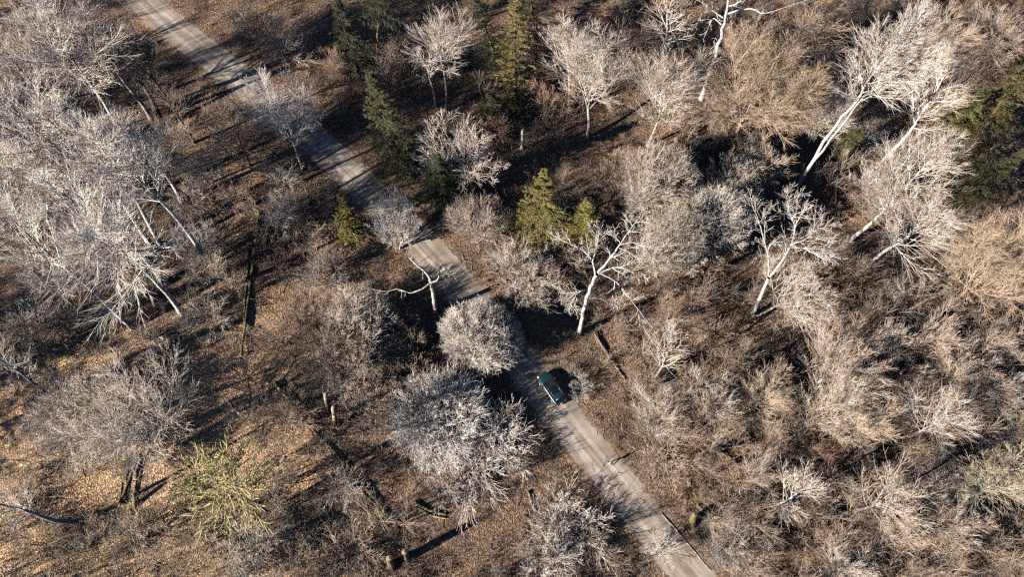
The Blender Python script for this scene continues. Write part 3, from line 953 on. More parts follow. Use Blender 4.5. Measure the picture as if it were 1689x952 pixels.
T("shrub", (1205, 620), 40, "fawn bush left of the tan long stemmed sapling's crown", h=5, col=TAN)
T("shrub", (1180, 545), 40, "brown bush on the striped litter under the pale tangled crown", h=4, col=BROWN)
T("shrub", (1290, 590), 40, "dark bush under the white leaning tree", h=4, col=DARK)
T("shrub", (1120, 455), 36, "rust shrub on the litter right of the white oak", h=4, col=RUST)
T("shrub", (1480, 500), 44, "grey brown bush between the leaning white tree and the tan edge tree", h=5, col=GREY)
T("broom", (1500, 630), 44, "brown leaning sapling between the feathery sapling and the wide brown fan", h=8, col=(0.44, 0.365, 0.31))
T("shrub", (1350, 755), 44, "rusty bush in the dip above the pale clawed tree", h=4, col=RUST)
# ------------------------------------------------------------------ trees built limb by limb
def thing(name, label, cat, loc=(0, 0, 0), group=None, rz=0.0):
    o = bpy.data.objects.new(name, None)
    C.objects.link(o)
    o.empty_display_size = 0.5
    o.location = loc
    o.rotation_euler = (0, 0, rz)
    o["label"] = label
    o["category"] = cat
    if group:
        o["group"] = group
    return o


def part(name, me, parent, col=None, moss=0.0):
    o = bpy.data.objects.new(name, me)
    C.objects.link(o)
    o.parent = parent
    if col is not None:
        o.color = (*col, moss)
    return o


def lift(base, p):
    """point seen at pixel p that stands over the foot seen at pixel base"""
    b, g = ground_at(*base)[:2], ground_at(*p)[:2]
    s = float(np.dot(b, g) / np.dot(g, g))
    z = max(0.0, CAM_H * (1 - s))
    return np.array([*(g * (1 - z / CAM_H)), z])


def smooth_path(pts, n):
    pts = np.asarray(pts, float)
    m = len(pts)
    if m == 2:
        out = pts[0] + (pts[1] - pts[0]) * np.linspace(0, 1, n)[:, None]
    else:
        e = np.concatenate([[2 * pts[0] - pts[1]], pts, [2 * pts[-1] - pts[-2]]])
        out = []
        for t in np.linspace(0, m - 1 - 1e-6, n):
            i = int(t)
            u = t - i
            a, b, c, d = e[i], e[i + 1], e[i + 2], e[i + 3]
            out.append(0.5 * (2 * b + (c - a) * u + (2 * a - 5 * b + 4 * c - d) * u ** 2 + (3 * b - a - 3 * c + d) * u ** 3))
        out = np.array(out)
    w = RNG.normal(0, 1, (n, 3)) * 0.003 * np.linalg.norm(pts[-1] - pts[0])
    w[0] = 0
    return out + w


def hero(name, label, base, trunks, limbs, specs, col, moss=0.2, group=None, twig_col=None):
    """trunks: pixel paths standing over the foot; limbs: pixel paths with heights; specs: how the finer wood grows on them"""
    b = ground_at(*base)
    b[2] = -0.05
    root = thing(name, label, "tree", b, group)
    T_, R_ = [], []
    for path, r0, r1 in trunks:
        P = np.array([lift(base, p) for p in path]) - b
        P = smooth_path(P, 14)
        rad = np.linspace(r0 * 0.66, r1 * 0.66, 14)
        rad[0] *= 1.3
        h = Heap()
        h.tube(P[None], rad[None], 10)
        part("trunk", h.mesh("trunk", M_TRUNK), root, col, moss)
        T_.append(P)
        R_.append(rad)
    LP, LR = [], []
    for path, r0, r1 in limbs:
        P = np.array([ground_at(*p[:2], p[2]) for p in path]) - b
        P = smooth_path(P, 14)
        rad = np.linspace(r0 * 0.7, r1 * 0.55, 14)
        h = Heap()
        h.tube(P[None], rad[None], 8)
        part("limb", h.mesh("limb", M_TRUNK), root, col, moss)
        LP.append(P)
        LR.append(rad)
    hc = Heap()
    for which, k, f0, f1, ang, L, wander, up, r0, sub in specs:
        src = T_ if which == "trunk" else LP
        srr = R_ if which == "trunk" else LR
        if not src:
            continue
        A, B = np.stack(src), np.stack(srr)
        P, D, f, pr, idx = spawn(A, B, k, f0, f1, ang, 0.2)
        u = (f - f0) / (f1 - f0)
        ln = L * (1.05 - 0.5 * u) * RNG.uniform(0.65, 1.25, len(f))
        L1 = grow(P, D, ln, 7, wander, up)
        R1 = taper(np.minimum(pr * 0.6, r0), np.full(len(f), 0.012), 7)
        hc.tube(L1, R1, 4)
        if sub is BARE:
            twigs(hc, L1, R1, sub)
        elif sub is GNARL:
            fine(hc, L1, R1, s2=0.34, s3=0.24, a2=0.72, a3=0.58, r2=0.032, r3=0.017, w=0.12, up=0.04)
        else:
            fine(hc, L1, R1, s2=0.29, s3=0.24, r3=0.018, cap=26000)
    part("crown", hc.mesh("crown", M_TWIG), root, twig_col or tuple(c * 0.9 for c in col), 0)
    return root


GN = "trees of a shape of their own"
FINE = "fine"
GNARL = "gnarled"
BARE = [(3, 0.2, 1.0, 0.9, 0.4, 4, 0.3, 0.02, 0.05, 0.02)]

hero("birch_tree", "twin trunked white birch with a broad feathered fan crown, upper right", (1313, 309),
     [([(1313, 309), (1345, 257), (1380, 205), (1410, 165), (1440, 122), (1475, 80), (1505, 45)], 0.42, 0.05),
      ([(1318, 301), (1352, 252), (1388, 208), (1422, 163), (1462, 130), (1505, 100)], 0.30, 0.05)],
     [], [("trunk", 24, 0.55, 1.0, 0.75, 6.2, 0.08, 0.12, 0.10, FINE)], (0.41, 0.395, 0.38), 0.05, GN, (0.50, 0.45, 0.40))
hero("dead_tree", "bleached dead tree with gnarled broken limbs at the top edge", (1157, 163),
     [([(1157, 163), (1172, 115), (1188, 66), (1196, 28), (1205, -12)], 0.55, 0.22)],
     [([(1192, 28, 17), (1180, 20, 17.5), (1168, 12, 18), (1150, -2, 19)], 0.20, 0.06),
      ([(1190, 40, 16), (1177, 30, 16), (1170, 42, 15.5), (1162, 60, 15)], 0.16, 0.05),
      ([(1185, 60, 14), (1178, 68, 14.5), (1180, 80, 14.3)], 0.10, 0.04),
      ([(1197, 24, 17.5), (1215, 17, 18), (1240, 14, 18.5), (1262, 22, 18.5), (1300, 10, 19), (1335, -2, 19.5)], 0.22, 0.05),
      ([(1201, 10, 18), (1216, 5, 19), (1232, -10, 20)], 0.16, 0.06),
      ([(1168, 12, 18), (1158, 22, 18), (1146, 46, 17.5)], 0.10, 0.04)],
     [("limb", 6, 0.25, 1.0, 0.9, 1.7, 0.3, 0.02, 0.07, BARE)], (0.44, 0.42, 0.395), 0.1, GN)
hero("oak_tree", "white oak right of the road above the car, a broken limb hanging at its right", (956, 549),
     [([(956, 549), (962, 520), (970, 485), (984, 452)], 0.46, 0.30)],
     [([(984, 452, 12.6), (1003, 430, 14.5), (1022, 404, 16.5), (1042, 375, 18), (1058, 352, 19)], 0.24, 0.05),
      ([(982, 455, 12.5), (977, 431, 14), (960, 412, 15), (935, 400, 15.5), (910, 388, 16)], 0.20, 0.05),
      ([(985, 452, 12.6), (1015, 441, 13.5), (1045, 446, 14), (1072, 437, 14.5)], 0.17, 0.04),
      ([(972, 478, 11), (960, 480, 11.5), (946, 492, 11.5), (938, 512, 11)], 0.14, 0.04),
      ([(1022, 404, 16.5), (1045, 400, 17), (1068, 408, 17.3)], 0.12, 0.03),
      ([(988, 450, 12.7), (1012, 462, 12), (1030, 480, 11), (1053, 511, 8.5), (1080, 546, 6)], 0.17, 0.06),
      ([(977, 433, 14), (985, 405, 16), (988, 380, 17.5)], 0.12, 0.03)],
     [("limb", 8, 0.2, 1.0, 0.85, 3.2, 0.2, 0.04, 0.075, GNARL)], (0.40, 0.38, 0.355), 0.15, GN, (0.52, 0.48, 0.44))
hero("oak_tree", "pale forked oak with a Y of long limbs, right of centre", (1243, 518),
     [([(1243, 518), (1254, 492), (1268, 458)], 0.42, 0.32)],
     [([(1268, 458, 9.5), (1267, 425, 13), (1256, 380, 16.5), (1240, 335, 19)], 0.20, 0.05),
      ([(1268, 458, 9.5), (1287, 435, 12), (1306, 402, 14.5), (1313, 372, 17), (1330, 338, 19)], 0.27, 0.05),
      ([(1306, 402, 14.5), (1330, 394, 15.5), (1358, 368, 17)], 0.14, 0.04),
      ([(1313, 374, 17), (1302, 350, 18), (1297, 322, 19)], 0.12, 0.03),
      ([(1303, 408, 14.2), (1340, 410, 14.5), (1378, 413, 14.5)], 0.12, 0.03)],
     [("limb", 8, 0.25, 1.0, 0.85, 3.6, 0.18, 0.05, 0.075, GNARL)], (0.44, 0.41, 0.375), 0.1, GN, (0.50, 0.45, 0.41))
hero("dead_tree", "broken topped grey snag at the road's left edge, one long limb reaching left", (719, 515),
     [([(719, 515), (715, 488), (709, 458)], 0.48, 0.34)],
     [([(709, 459, 13), (700, 447, 13.4), (690, 440, 13.8), (674, 424, 14)], 0.22, 0.10),
      ([(710, 466, 11.8), (722, 462, 12), (727, 447, 12.6), (738, 442, 12.8), (752, 429, 13.2)], 0.18, 0.05),
      ([(726, 452, 12.4), (738, 451, 12.3), (749, 455, 12.0)], 0.09, 0.04),
      ([(725, 448, 12.5), (722, 442, 13), (716, 440, 13.3)], 0.09, 0.03),
      ([(708, 468, 10.8), (692, 479, 10.5), (675, 483, 10.2), (655, 477, 10.3), (636, 481, 10.3), (612, 476, 10.5)], 0.17, 0.05)],
     [("limb", 4, 0.35, 1.0, 0.95, 1.3, 0.3, 0.02, 0.055, BARE)], (0.40, 0.37, 0.33), 0.15, GN)


# ------------------------------------------------------------------ dead wood: broken trunks, logs, stumps
M_CUT = simple("cut_wood", (0.42, 0.32, 0.19), 0.9, var=0.3, scale=14)


def disc(P, D, r, name, parent, n=9):
    D = Vector(D).normalized()
    u = D.orthogonal().normalized()
    v = D.cross(u)
    bm = bmesh.new()
    vs = [bm.verts.new(Vector(P) + (u * math.cos(a) + v * math.sin(a)) * r * random.uniform(0.9, 1.0)) for a in np.arange(n) * 2 * math.pi / n]
    c = bm.verts.new(Vector(P) + D * r * 0.15)
    for i in range(n):
        bm.faces.new((vs[i], vs[(i + 1) % n], c))
    me = bpy.data.meshes.new(name)
    bm.to_mesh(me)
    bm.free()
    me.materials.append(M_CUT)
    return part(name, me, parent)


def log(path, r, label, col=TAN, moss=0.7, name="fallen_log", cat="log", lift_=0.0, stubs=3):
    r *= 0.8
    pts = np.array([ground_at(*p) for p in path])
    b = pts[0].copy()
    P = pts - b
    P[:, 2] = r * 0.25 + np.linspace(0, lift_, len(P))
    P = smooth_path(P, 14)
    P[:, 2] = np.maximum(P[:, 2], r * 0.12)
    rad = np.linspace(r, r * 0.6, 14)
    root = thing(name, label, cat, b, "dead wood on the forest floor")
    h = Heap()
    h.tube(P[None], rad[None], 10)
    if stubs:
        q, D, f, pr, idx = spawn(P[None], rad[None], stubs, 0.25, 0.95, 1.0, 0.2)
        D[:, 2] = np.abs(D[:, 2])
        S = grow(q, D, RNG.uniform(0.5, 1.6, stubs), 4, 0.15, 0.05)
        h.tube(S, taper(pr * 0.35, np.full(stubs, 0.03), 4), 5)
    part("bark", h.mesh("bark", M_TRUNK), root, col, moss)
    disc(P[0], P[0] - P[1], rad[0], "cut_end", root)
    disc(P[-1], P[-1] - P[-2], rad[-1], "cut_end", root)
    return root


def stub(base, top, r, label, col=TAN, moss=0.7, name="broken_trunk", cat="tree stump"):
    b = ground_at(*base)
    P = np.array([[0, 0, -0.1], lift(base, top) - b])
    P = smooth_path(P, 9)
    rad = np.linspace(r * 1.25, r * 0.85, 9)
    rad[0] = r * 1.7
    root = thing(name, label, cat, b, "dead wood on the forest floor")
    h = Heap()
    h.tube(P[None], rad[None], 11)
    q, D, f, pr, idx = spawn(P[None], rad[None], 2, 0.5, 0.95, 1.2, 0.2)
    S = grow(q, D, RNG.uniform(0.3, 0.8, 2), 3, 0.1, 0.05)
    h.tube(S, taper(pr * 0.3, np.full(2, 0.02), 3), 5)
    part("bark", h.mesh("bark", M_TRUNK), root, col, moss)
    disc(P[-1], (0.2, 0.1, 1), rad[-1], "broken_top", root, 11)
    return root


log([(428, 350), (418, 430), (408, 510), (400, 588)], 0.34, "long mossy fallen trunk, right one of the pair lying in shade left of the road", moss=0.9)
log([(412, 388), (408, 450), (403, 535)], 0.30, "shorter mossy fallen trunk, left one of the pair lying in shade left of the road", moss=0.9)
stub((437, 399), (443, 372), 0.26, "mossy stump standing right of the fallen pair's upper end", moss=0.9)
log([(452, 630), (500, 688), (540, 735), (575, 774)], 0.36, "long brown log lying down right through the brown brush, lower left of centre", col=TAN, moss=0.3)
log([(598, 797), (630, 838), (659, 876)], 0.36, "mossy log in dark shade below the long brown log, upper of two crossing", moss=0.8)
log([(596, 812), (618, 832), (640, 862)], 0.24, "thin dark log running close under the mossy log in shade", col=BROWN, moss=0.3)
log([(682, 828), (708, 842), (736, 850)], 0.32, "yellow mossed log below the white domed bushes", moss=0.9)
log([(690, 839), (712, 851), (734, 856)], 0.22, "bare brown log hugging the yellow mossed log", col=TAN, moss=0.1)
log([(227, 754), (210, 808), (190, 864)], 0.30, "mossy leaning log, longer one below the little cream bush", moss=0.9, lift_=0.6)
log([(208, 760), (203, 795), (198, 835)], 0.26, "mossy leaning log, shorter left one below the little cream bush", moss=0.9)
stub((222, 834), (221, 814), 0.24, "short mossy stub right of the mossy leaning logs", moss=0.9)
log([(871, 810), (877, 830), (885, 858)], 0.17, "thin yellow log on sunny litter left of the large pale bush", moss=1.0, stubs=0)
log([(-8, 592), (21, 568), (52, 551), (82, 549)], 0.28, "crooked yellow fallen branch at the left edge", moss=1.0, lift_=1.0)
log([(1162, 734), (1184, 744), (1206, 757)], 0.28, "tan log in brush up right of the walker", col=TAN, moss=0.3)
log([(1150, 835), (1168, 846), (1186, 855)], 0.28, "mossy yellow log in brush right of the road near the bottom", moss=0.9)
log([(1090, 846), (1128, 890), (1172, 942)], 0.13, "long thin dark pole lying along the road's right edge at the bottom", col=BROWN, moss=0.0, stubs=0)
log([(980, 548), (1004, 588), (1032, 628)], 0.20, "dark slim log from the white oak's foot down towards the right of the car", col=DARK, moss=0.1)
log([(1344, 532), (1360, 540), (1378, 550)], 0.28, "tan log under the white leaning tree", col=TAN, moss=0.6)
log([(985, 805), (1000, 797), (1012, 794)], 0.10, "grey dead branch lying on the road below the walker", col=GREY, moss=0, stubs=5)
stub((541, 676), (536, 650), 0.27, "dark mossy stub, left one of two in the brown brush", moss=0.5)
stub((553, 700), (549, 672), 0.27, "dark mossy stub, right one of two in the brown brush", moss=0.4)
stub((646, 934), (641, 922), 0.42, "yellow mossed stump near the bottom edge, left of the two", moss=1.0, name="stump")
stub((670, 922), (667, 911), 0.42, "yellow mossed stump near the bottom edge, right of the two", moss=1.0, name="stump")
stub((1142, 862), (1145, 850), 0.45, "broad mossy stump right of the road by the mossy yellow log", moss=1.0, name="stump")
stub((862, 244), (862, 215), 0.24, "short pale broken trunk glowing alone in the deep shade", col=WHITE, moss=0.0)
stub((912, 553), (914, 548), 0.35, "black little stump on the sunny litter left of the white oak", col=DARK, moss=0.1, name="stump")

# ------------------------------------------------------------------ brushwood between the trees: nobody could count it
OPEN = [((370, 630), 60), ((150, 810), 70), ((930, 560), 55), ((760, 890), 90), ((30, 700), 60), ((440, 640), 50), ((1120, 610), 40), ((450, 120), 50), ((300, 140), 30), ((700, 830), 40), ((1000, 600), 40), ((840, 830), 50), ((620, 250), 40)]
n_try = 7400
px_ = RNG.uniform(-80, 1769, n_try)
py_ = RNG.uniform(-120, 1010, n_try)
pts = np.array([ground_at(a, b)[:2] for a, b in zip(px_, py_)])
keep = RNG.random(n_try) < np.where((px_ > 1060) & (py_ > 430), 0.52, np.where((px_ < 480) & (py_ > 590), 0.5, 0.85))
for (c, rr) in OPEN:
    keep &= ~((np.hypot(px_ - c[0], py_ - c[1]) < rr) & (RNG.random(n_try) < 0.75))
# patchy like real regrowth
pat = np.sin(pts[:, 0] * 0.21 + 1.3 * np.sin(pts[:, 1] * 0.13)) + np.sin(pts[:, 1] * 0.27 + 1.1 * np.sin(pts[:, 0] * 0.17 + 2))
keep &= (RNG.random(n_try) < 0.55 + 0.25 * pat)
rdist = road_dist(pts)
keep &= rdist > 2.8
pts, rdist, pat = pts[keep], rdist[keep], pat[keep]
print("brush clumps", len(pts))


def brush(name, pts, hh, stems, spread, mat, sub, r0=0.022, clump=0.28):
    """clumps of shoots: hh height of every clump"""
    k = len(pts)
    ns = stems
    P = np.repeat(np.c_[pts, np.full(k, -0.05)], ns, axis=0)
    P[:, :2] += RNG.normal(0, clump, (k * ns, 2)) * np.repeat(hh, ns)[:, None]
    an = np.abs(RNG.normal(0, spread, k * ns))
    az = RNG.random(k * ns) * 6.283
    D = np.stack([np.sin(an) * np.cos(az), np.sin(an) * np.sin(az), np.cos(an)], -1)
    ln = np.repeat(hh, ns) * RNG.uniform(0.6, 1.25, k * ns)
    S = grow(P, D, ln, 4, 0.16, 0.0)
    R = taper(np.full(k * ns, r0) * np.sqrt(np.repeat(hh, ns)), np.full(k * ns, 0.008), 4)
    h = Heap()
    h.tube(S, R, 3)
    twigs(h, S, R, sub)
    o = bpy.data.objects.new(name, h.mesh(name, mat))
    C.objects.link(o)
    o["kind"] = "stuff"
    return o


def brush_material(name, a, b, c):
    m, nt, bs = new_mat(name)
    geo = N(nt, "ShaderNodeNewGeometry")
    n1 = N(nt, "ShaderNodeTexNoise", Scale=0.22, Detail=3.0)
    n2 = N(nt, "ShaderNodeTexNoise", Scale=2.5, Detail=2.0)
    for n in (n1, n2):
        nt.links.new(geo.outputs["Position"], n.inputs["Vector"])
    r1 = ramp(nt, [(0.36, a), (0.5, b), (0.64, c)])
    nt.links.new(n1.outputs[0], r1.inputs[0])
    r2 = ramp(nt, [(0.3, (0.65, 0.65, 0.65)), (0.7, (1.3, 1.3, 1.3))])
    nt.links.new(n2.outputs[0], r2.inputs[0])
    col = mix(nt, r1.outputs[0], r2.outputs[0], 1.0, 'MULTIPLY')
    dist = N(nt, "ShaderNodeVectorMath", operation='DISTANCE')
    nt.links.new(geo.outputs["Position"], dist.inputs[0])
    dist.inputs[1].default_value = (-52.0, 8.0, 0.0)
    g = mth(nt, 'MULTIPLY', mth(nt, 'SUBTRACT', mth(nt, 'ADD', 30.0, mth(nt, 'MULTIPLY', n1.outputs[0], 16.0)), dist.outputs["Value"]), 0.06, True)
    col = mix(nt, col, (0.50, 0.41, 0.30), mth(nt, 'MULTIPLY', g, 0.75))  # same golden sunlight painted into the twigs of the low corner
    nt.links.new(col, bs.inputs["Base Color"])
    bs.inputs["Roughness"].default_value = 0.9
    bs.inputs["Specular IOR Level"].default_value = 0.15
    return m


hh = np.clip(RNG.lognormal(0.25, 0.45, len(pts)) * (1 + 0.2 * pat), 0.5, 3.2)
hh = np.minimum(hh, 0.28 + (rdist - 2.8) * 0.45)
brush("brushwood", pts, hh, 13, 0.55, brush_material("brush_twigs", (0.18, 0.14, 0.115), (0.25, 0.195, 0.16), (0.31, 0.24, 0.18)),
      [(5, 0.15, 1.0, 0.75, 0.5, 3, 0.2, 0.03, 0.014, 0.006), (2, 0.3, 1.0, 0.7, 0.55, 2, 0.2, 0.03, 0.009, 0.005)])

# sticks and dead branches strewn over the leaves
n_st = 5200
spx, spy = RNG.uniform(-80, 1769, n_st), RNG.uniform(-120, 1010, n_st)
sp = np.array([ground_at(a, b)[:2] for a, b in zip(spx, spy)])
sp = sp[road_dist(sp) > 2.6]
az = RNG.random(len(sp)) * 6.283
SD = np.stack([np.cos(az), np.sin(az), RNG.uniform(-0.02, 0.12, len(sp))], -1)
SL = RNG.lognormal(0.1, 0.5, len(sp))
ST_ = grow(np.c_[sp, np.full(len(sp), 0.05)], SD, SL, 5, 0.10, 0.0)
SR = taper(0.012 + 0.012 * SL, np.full(len(sp), 0.006), 5)
hs_ = Heap()
hs_.tube(ST_, SR, 4)
twigs(hs_, ST_, SR, [(3, 0.2, 1.0, 0.7, 0.4, 3, 0.12, 0.0, 0.014, 0.005)])
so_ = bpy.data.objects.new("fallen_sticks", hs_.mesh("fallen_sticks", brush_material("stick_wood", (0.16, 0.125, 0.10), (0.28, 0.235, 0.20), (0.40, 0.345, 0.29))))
C.objects.link(so_)
so_["kind"] = "stuff"

n_try = 760
px_ = np.where(RNG.random(n_try) < 0.7, RNG.uniform(1060, 1760, n_try), RNG.uniform(-60, 1700, n_try))
py_ = RNG.uniform(-100, 1000, n_try)
keep = (px_ < 1060) | (py_ > 430) | (RNG.random(n_try) < 0.35)
for (c, rr) in OPEN:
    keep &= np.hypot(px_ - c[0], py_ - c[1]) > rr * 0.9
pts = np.array([ground_at(a, b)[:2] for a, b in zip(px_, py_)])
rdist = road_dist(pts)
keep &= rdist > 6.0
pts = pts[keep]
print("thicket clumps", len(pts))
hh = RNG.uniform(3.0, 7.0, len(pts))
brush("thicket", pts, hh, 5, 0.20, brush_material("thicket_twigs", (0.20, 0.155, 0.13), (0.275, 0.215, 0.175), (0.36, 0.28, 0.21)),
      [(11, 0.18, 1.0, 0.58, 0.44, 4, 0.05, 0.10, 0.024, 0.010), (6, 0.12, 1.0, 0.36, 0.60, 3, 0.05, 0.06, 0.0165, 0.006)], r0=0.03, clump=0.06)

# ------------------------------------------------------------------ the forest goes on beyond the picture's left and lower edge
ca_, sa_ = math.cos(math.radians(SHADOW_AZ)), math.sin(math.radians(SHADOW_AZ))


def beyond(kind, x, y, s, label, col, i):
    parts = built(kind, 20.0 if kind == "spruce" else 24.0, 5.6 if kind == "spruce" else 5.0, i % 2)[0]
    root = thing(NAMES[kind], label, "tree", (x, y, -0.05), "trees beyond the picture's edge", rz=RNG.random() * 6.28)
    root.scale = (s, s, s)
    for nm, me, mat in parts:
        part(nm, me, root, col if nm == "crown" else (PALE if kind == "beech" else (0.25, 0.17, 0.12)), 0)


for i, (x, y, s) in enumerate([(-93, 10, 1.3), (-94, 17, 1.35), (-97, 24, 1.3)]):
    beyond("spruce", x, y, s, "evergreen standing outside the picture past its left or lower edge", DKGREEN, i)
for i, (px0, py0, dd) in enumerate([(290, 58, 43), (333, 96, 44), (350, 112, 46), (405, 160, 47)]):
    g_ = ground_at(px0, py0)
    beyond("spruce", min(g_[0] - dd * ca_, -0.27 * g_[1] - 62), g_[1] - dd * sa_, 0.85, "evergreen standing outside the picture past its left or lower edge", DKGREEN, i)
for i in range(18):
    if i < 18:
        x, y = RNG.uniform(-128, -82), RNG.uniform(14, 88)
        x = min(x, -76 - 0.27 * y)
    else:
        x, y = RNG.uniform(-110, -80), RNG.uniform(-40, -15)
    beyond("beech", x, y, RNG.uniform(0.75, 1.05), "bare beech standing outside the picture past its left or lower edge", PALE, i)
# ------------------------------------------------------------------ the car
M_PAINT = simple("car_paint", (0.006, 0.021, 0.029), 0.30, 0.0, 0.35, var=0.05)
M_GLASS = simple("car_glass", (0.004, 0.008, 0.011), 0.08, 0.0, 0.2, var=0.05)
M_RUBBER = simple("tyre_rubber", (0.02, 0.02, 0.02), 0.8)
M_ALLOY = simple("alloy", (0.55, 0.55, 0.56), 0.3, 0.9)
M_CHROME = simple("chrome", (0.75, 0.75, 0.75), 0.12, 1.0, var=0.02)
M_TRIM = simple("black_trim", (0.015, 0.015, 0.016), 0.5)
M_LAMP = simple("lamp_glass", (0.75, 0.78, 0.8), 0.08, 0.0, 1.0, var=0.02)
M_RED = simple("tail_lamp_red", (0.35, 0.01, 0.012), 0.15, 0.0, 1.0)
M_PLATE = simple("plate_white", (0.75, 0.75, 0.72), 0.5)


def loft(name, sections, mat, parent, closed=True, caps=True, smooth=True):
    """sections: lists of equally many points; joined ring to ring"""
    S = np.asarray(sections, float)
    m, k, _ = S.shape
    idx = np.arange(m * k).reshape(m, k)
    if closed:
        nx = np.roll(idx, -1, axis=1)
        q = np.stack([idx[:-1], nx[:-1], nx[1:], idx[1:]], -1).reshape(-1, 4)
    else:
        q = np.stack([idx[:-1, :-1], idx[:-1, 1:], idx[1:, 1:], idx[1:, :-1]], -1).reshape(-1, 4)
    bm = bmesh.new()
    vs = [bm.verts.new(p) for p in S.reshape(-1, 3)]
    for f in q:
        bm.faces.new([vs[i] for i in f])
    if closed and caps:
        bm.faces.new([vs[i] for i in idx[0]])
        bm.faces.new([vs[i] for i in idx[-1]][::-1])
    bmesh.ops.recalc_face_normals(bm, faces=bm.faces)
    for f in bm.faces:
        f.smooth = smooth
    me = bpy.data.meshes.new(name)
    bm.to_mesh(me)
    bm.free()
    me.materials.append(mat)
    return part(name, me, parent)


def rbox(name, c, s, mat, parent, bev=0.02, rot=None):
    bm = bmesh.new()
    bmesh.ops.create_cube(bm, size=1.0)
    bmesh.ops.scale(bm, vec=s, verts=bm.verts)
    bmesh.ops.bevel(bm, geom=bm.edges[:], offset=bev, segments=2, affect='EDGES')
    if rot:
        bmesh.ops.rotate(bm, matrix=Euler(rot).to_matrix(), verts=bm.verts)
    bmesh.ops.translate(bm, vec=c, verts=bm.verts)
    for f in bm.faces:
        f.smooth = True
    me = bpy.data.meshes.new(name)
    bm.to_mesh(me)
    bm.free()
    me.materials.append(mat)
    return part(name, me, parent)


def ring_solid(name, prof, mat, parent, axis='Y', n=24, loc=(0, 0, 0)):
    """profile (radius, offset) turned round the y axis"""
    sec = []
    for r, y in prof:
        sec.append([(loc[0] + r * math.cos(a), loc[1] + y, loc[2] + r * math.sin(a)) for a in np.arange(n) * 2 * math.pi / n])
    return loft(name, sec, mat, parent)


pf, pr_ = ground_at(894, 619), ground_at(926, 667)
hd = math.atan2(pf[1] - pr_[1], pf[0] - pr_[0])
cc = (pf + pr_) / 2
car = thing("parked_car", "dark teal estate car with a glass roof standing on the gravel road", "car", (cc[0], cc[1], 0.045), None, hd)
car.scale = (1.04, 1.04, 1.04)
# lower body: nose at +X
BX = [2.30, 2.24, 2.05, 1.7, 1.2, 0.8, 0.2, -0.6, -1.4, -1.9, -2.15, -2.27, -2.32]
BW = [0.50, 0.68, 0.82, 0.89, 0.91, 0.92, 0.925, 0.925, 0.915, 0.89, 0.83, 0.74, 0.62]
BT = [0.62, 0.70, 0.76, 0.83, 0.89, 0.93, 0.95, 0.96, 0.97, 0.97, 0.95, 0.90, 0.80]
secs = []
for x, w, t in zip(BX, BW, BT):
    b_ = 0.24 if abs(x) < 2.0 else 0.32
    secs.append([(x, -w * 0.9, b_), (x, -w, b_ + 0.16), (x, -w * 1.0, t - 0.22), (x, -w * 0.95, t - 0.06), (x, -w * 0.82, t + 0.01), (x, -w * 0.4, t + 0.045), (x, 0, t + 0.055),
                 (x, w * 0.4, t + 0.045), (x, w * 0.82, t + 0.01), (x, w * 0.95, t - 0.06), (x, w, t - 0.22), (x, w, b_ + 0.16), (x, w * 0.9, b_)])
body = loft("body", secs, M_PAINT, car)


# cabin pieces: windscreen, roof, rear window, side windows and pillars
def pane(name, quad, mat, parent, n=6, bulge=0.04, lift_n=0.0):
    a, b, c, d = [np.array(p, float) for p in quad]
    g = []
    for i in range(n + 1):
        u = i / n
        l, r_ = a + (d - a) * u, b + (c - b) * u
        nrm_ = np.cross(b - a, d - a)
        nrm_ /= np.linalg.norm(nrm_)
        g.append([l + (r_ - l) * j / n + nrm_ * (lift_n + bulge * (1 - (2 * j / n - 1) ** 2)) for j in range(n + 1)])
    return loft(name, g, mat, parent, closed=False)


ZB, ZR = 0.95, 1.47
pane("windscreen", [(1.02, -0.74, ZB), (1.02, 0.74, ZB), (0.22, 0.59, ZR - 0.03), (0.22, -0.59, ZR - 0.03)], M_GLASS, car, bulge=0.07)
roof = pane("roof", [(0.22, -0.61, ZR - 0.03), (0.22, 0.61, ZR - 0.03), (-1.62, 0.58, ZR - 0.05), (-1.62, -0.58, ZR - 0.05)], M_PAINT, car, bulge=0.055)
pane("sunroof", [(0.08, -0.43, ZR + 0.012), (0.08, 0.43, ZR + 0.012), (-1.0, 0.42, ZR + 0.008), (-1.0, -0.42, ZR + 0.008)], M_GLASS, roof, bulge=0.03)
pane("rear_window", [(-1.62, -0.58, ZR - 0.05), (-1.62, 0.58, ZR - 0.05), (-2.12, 0.70, ZB + 0.02), (-2.12, -0.70, ZB + 0.02)], M_GLASS, car, bulge=0.05)
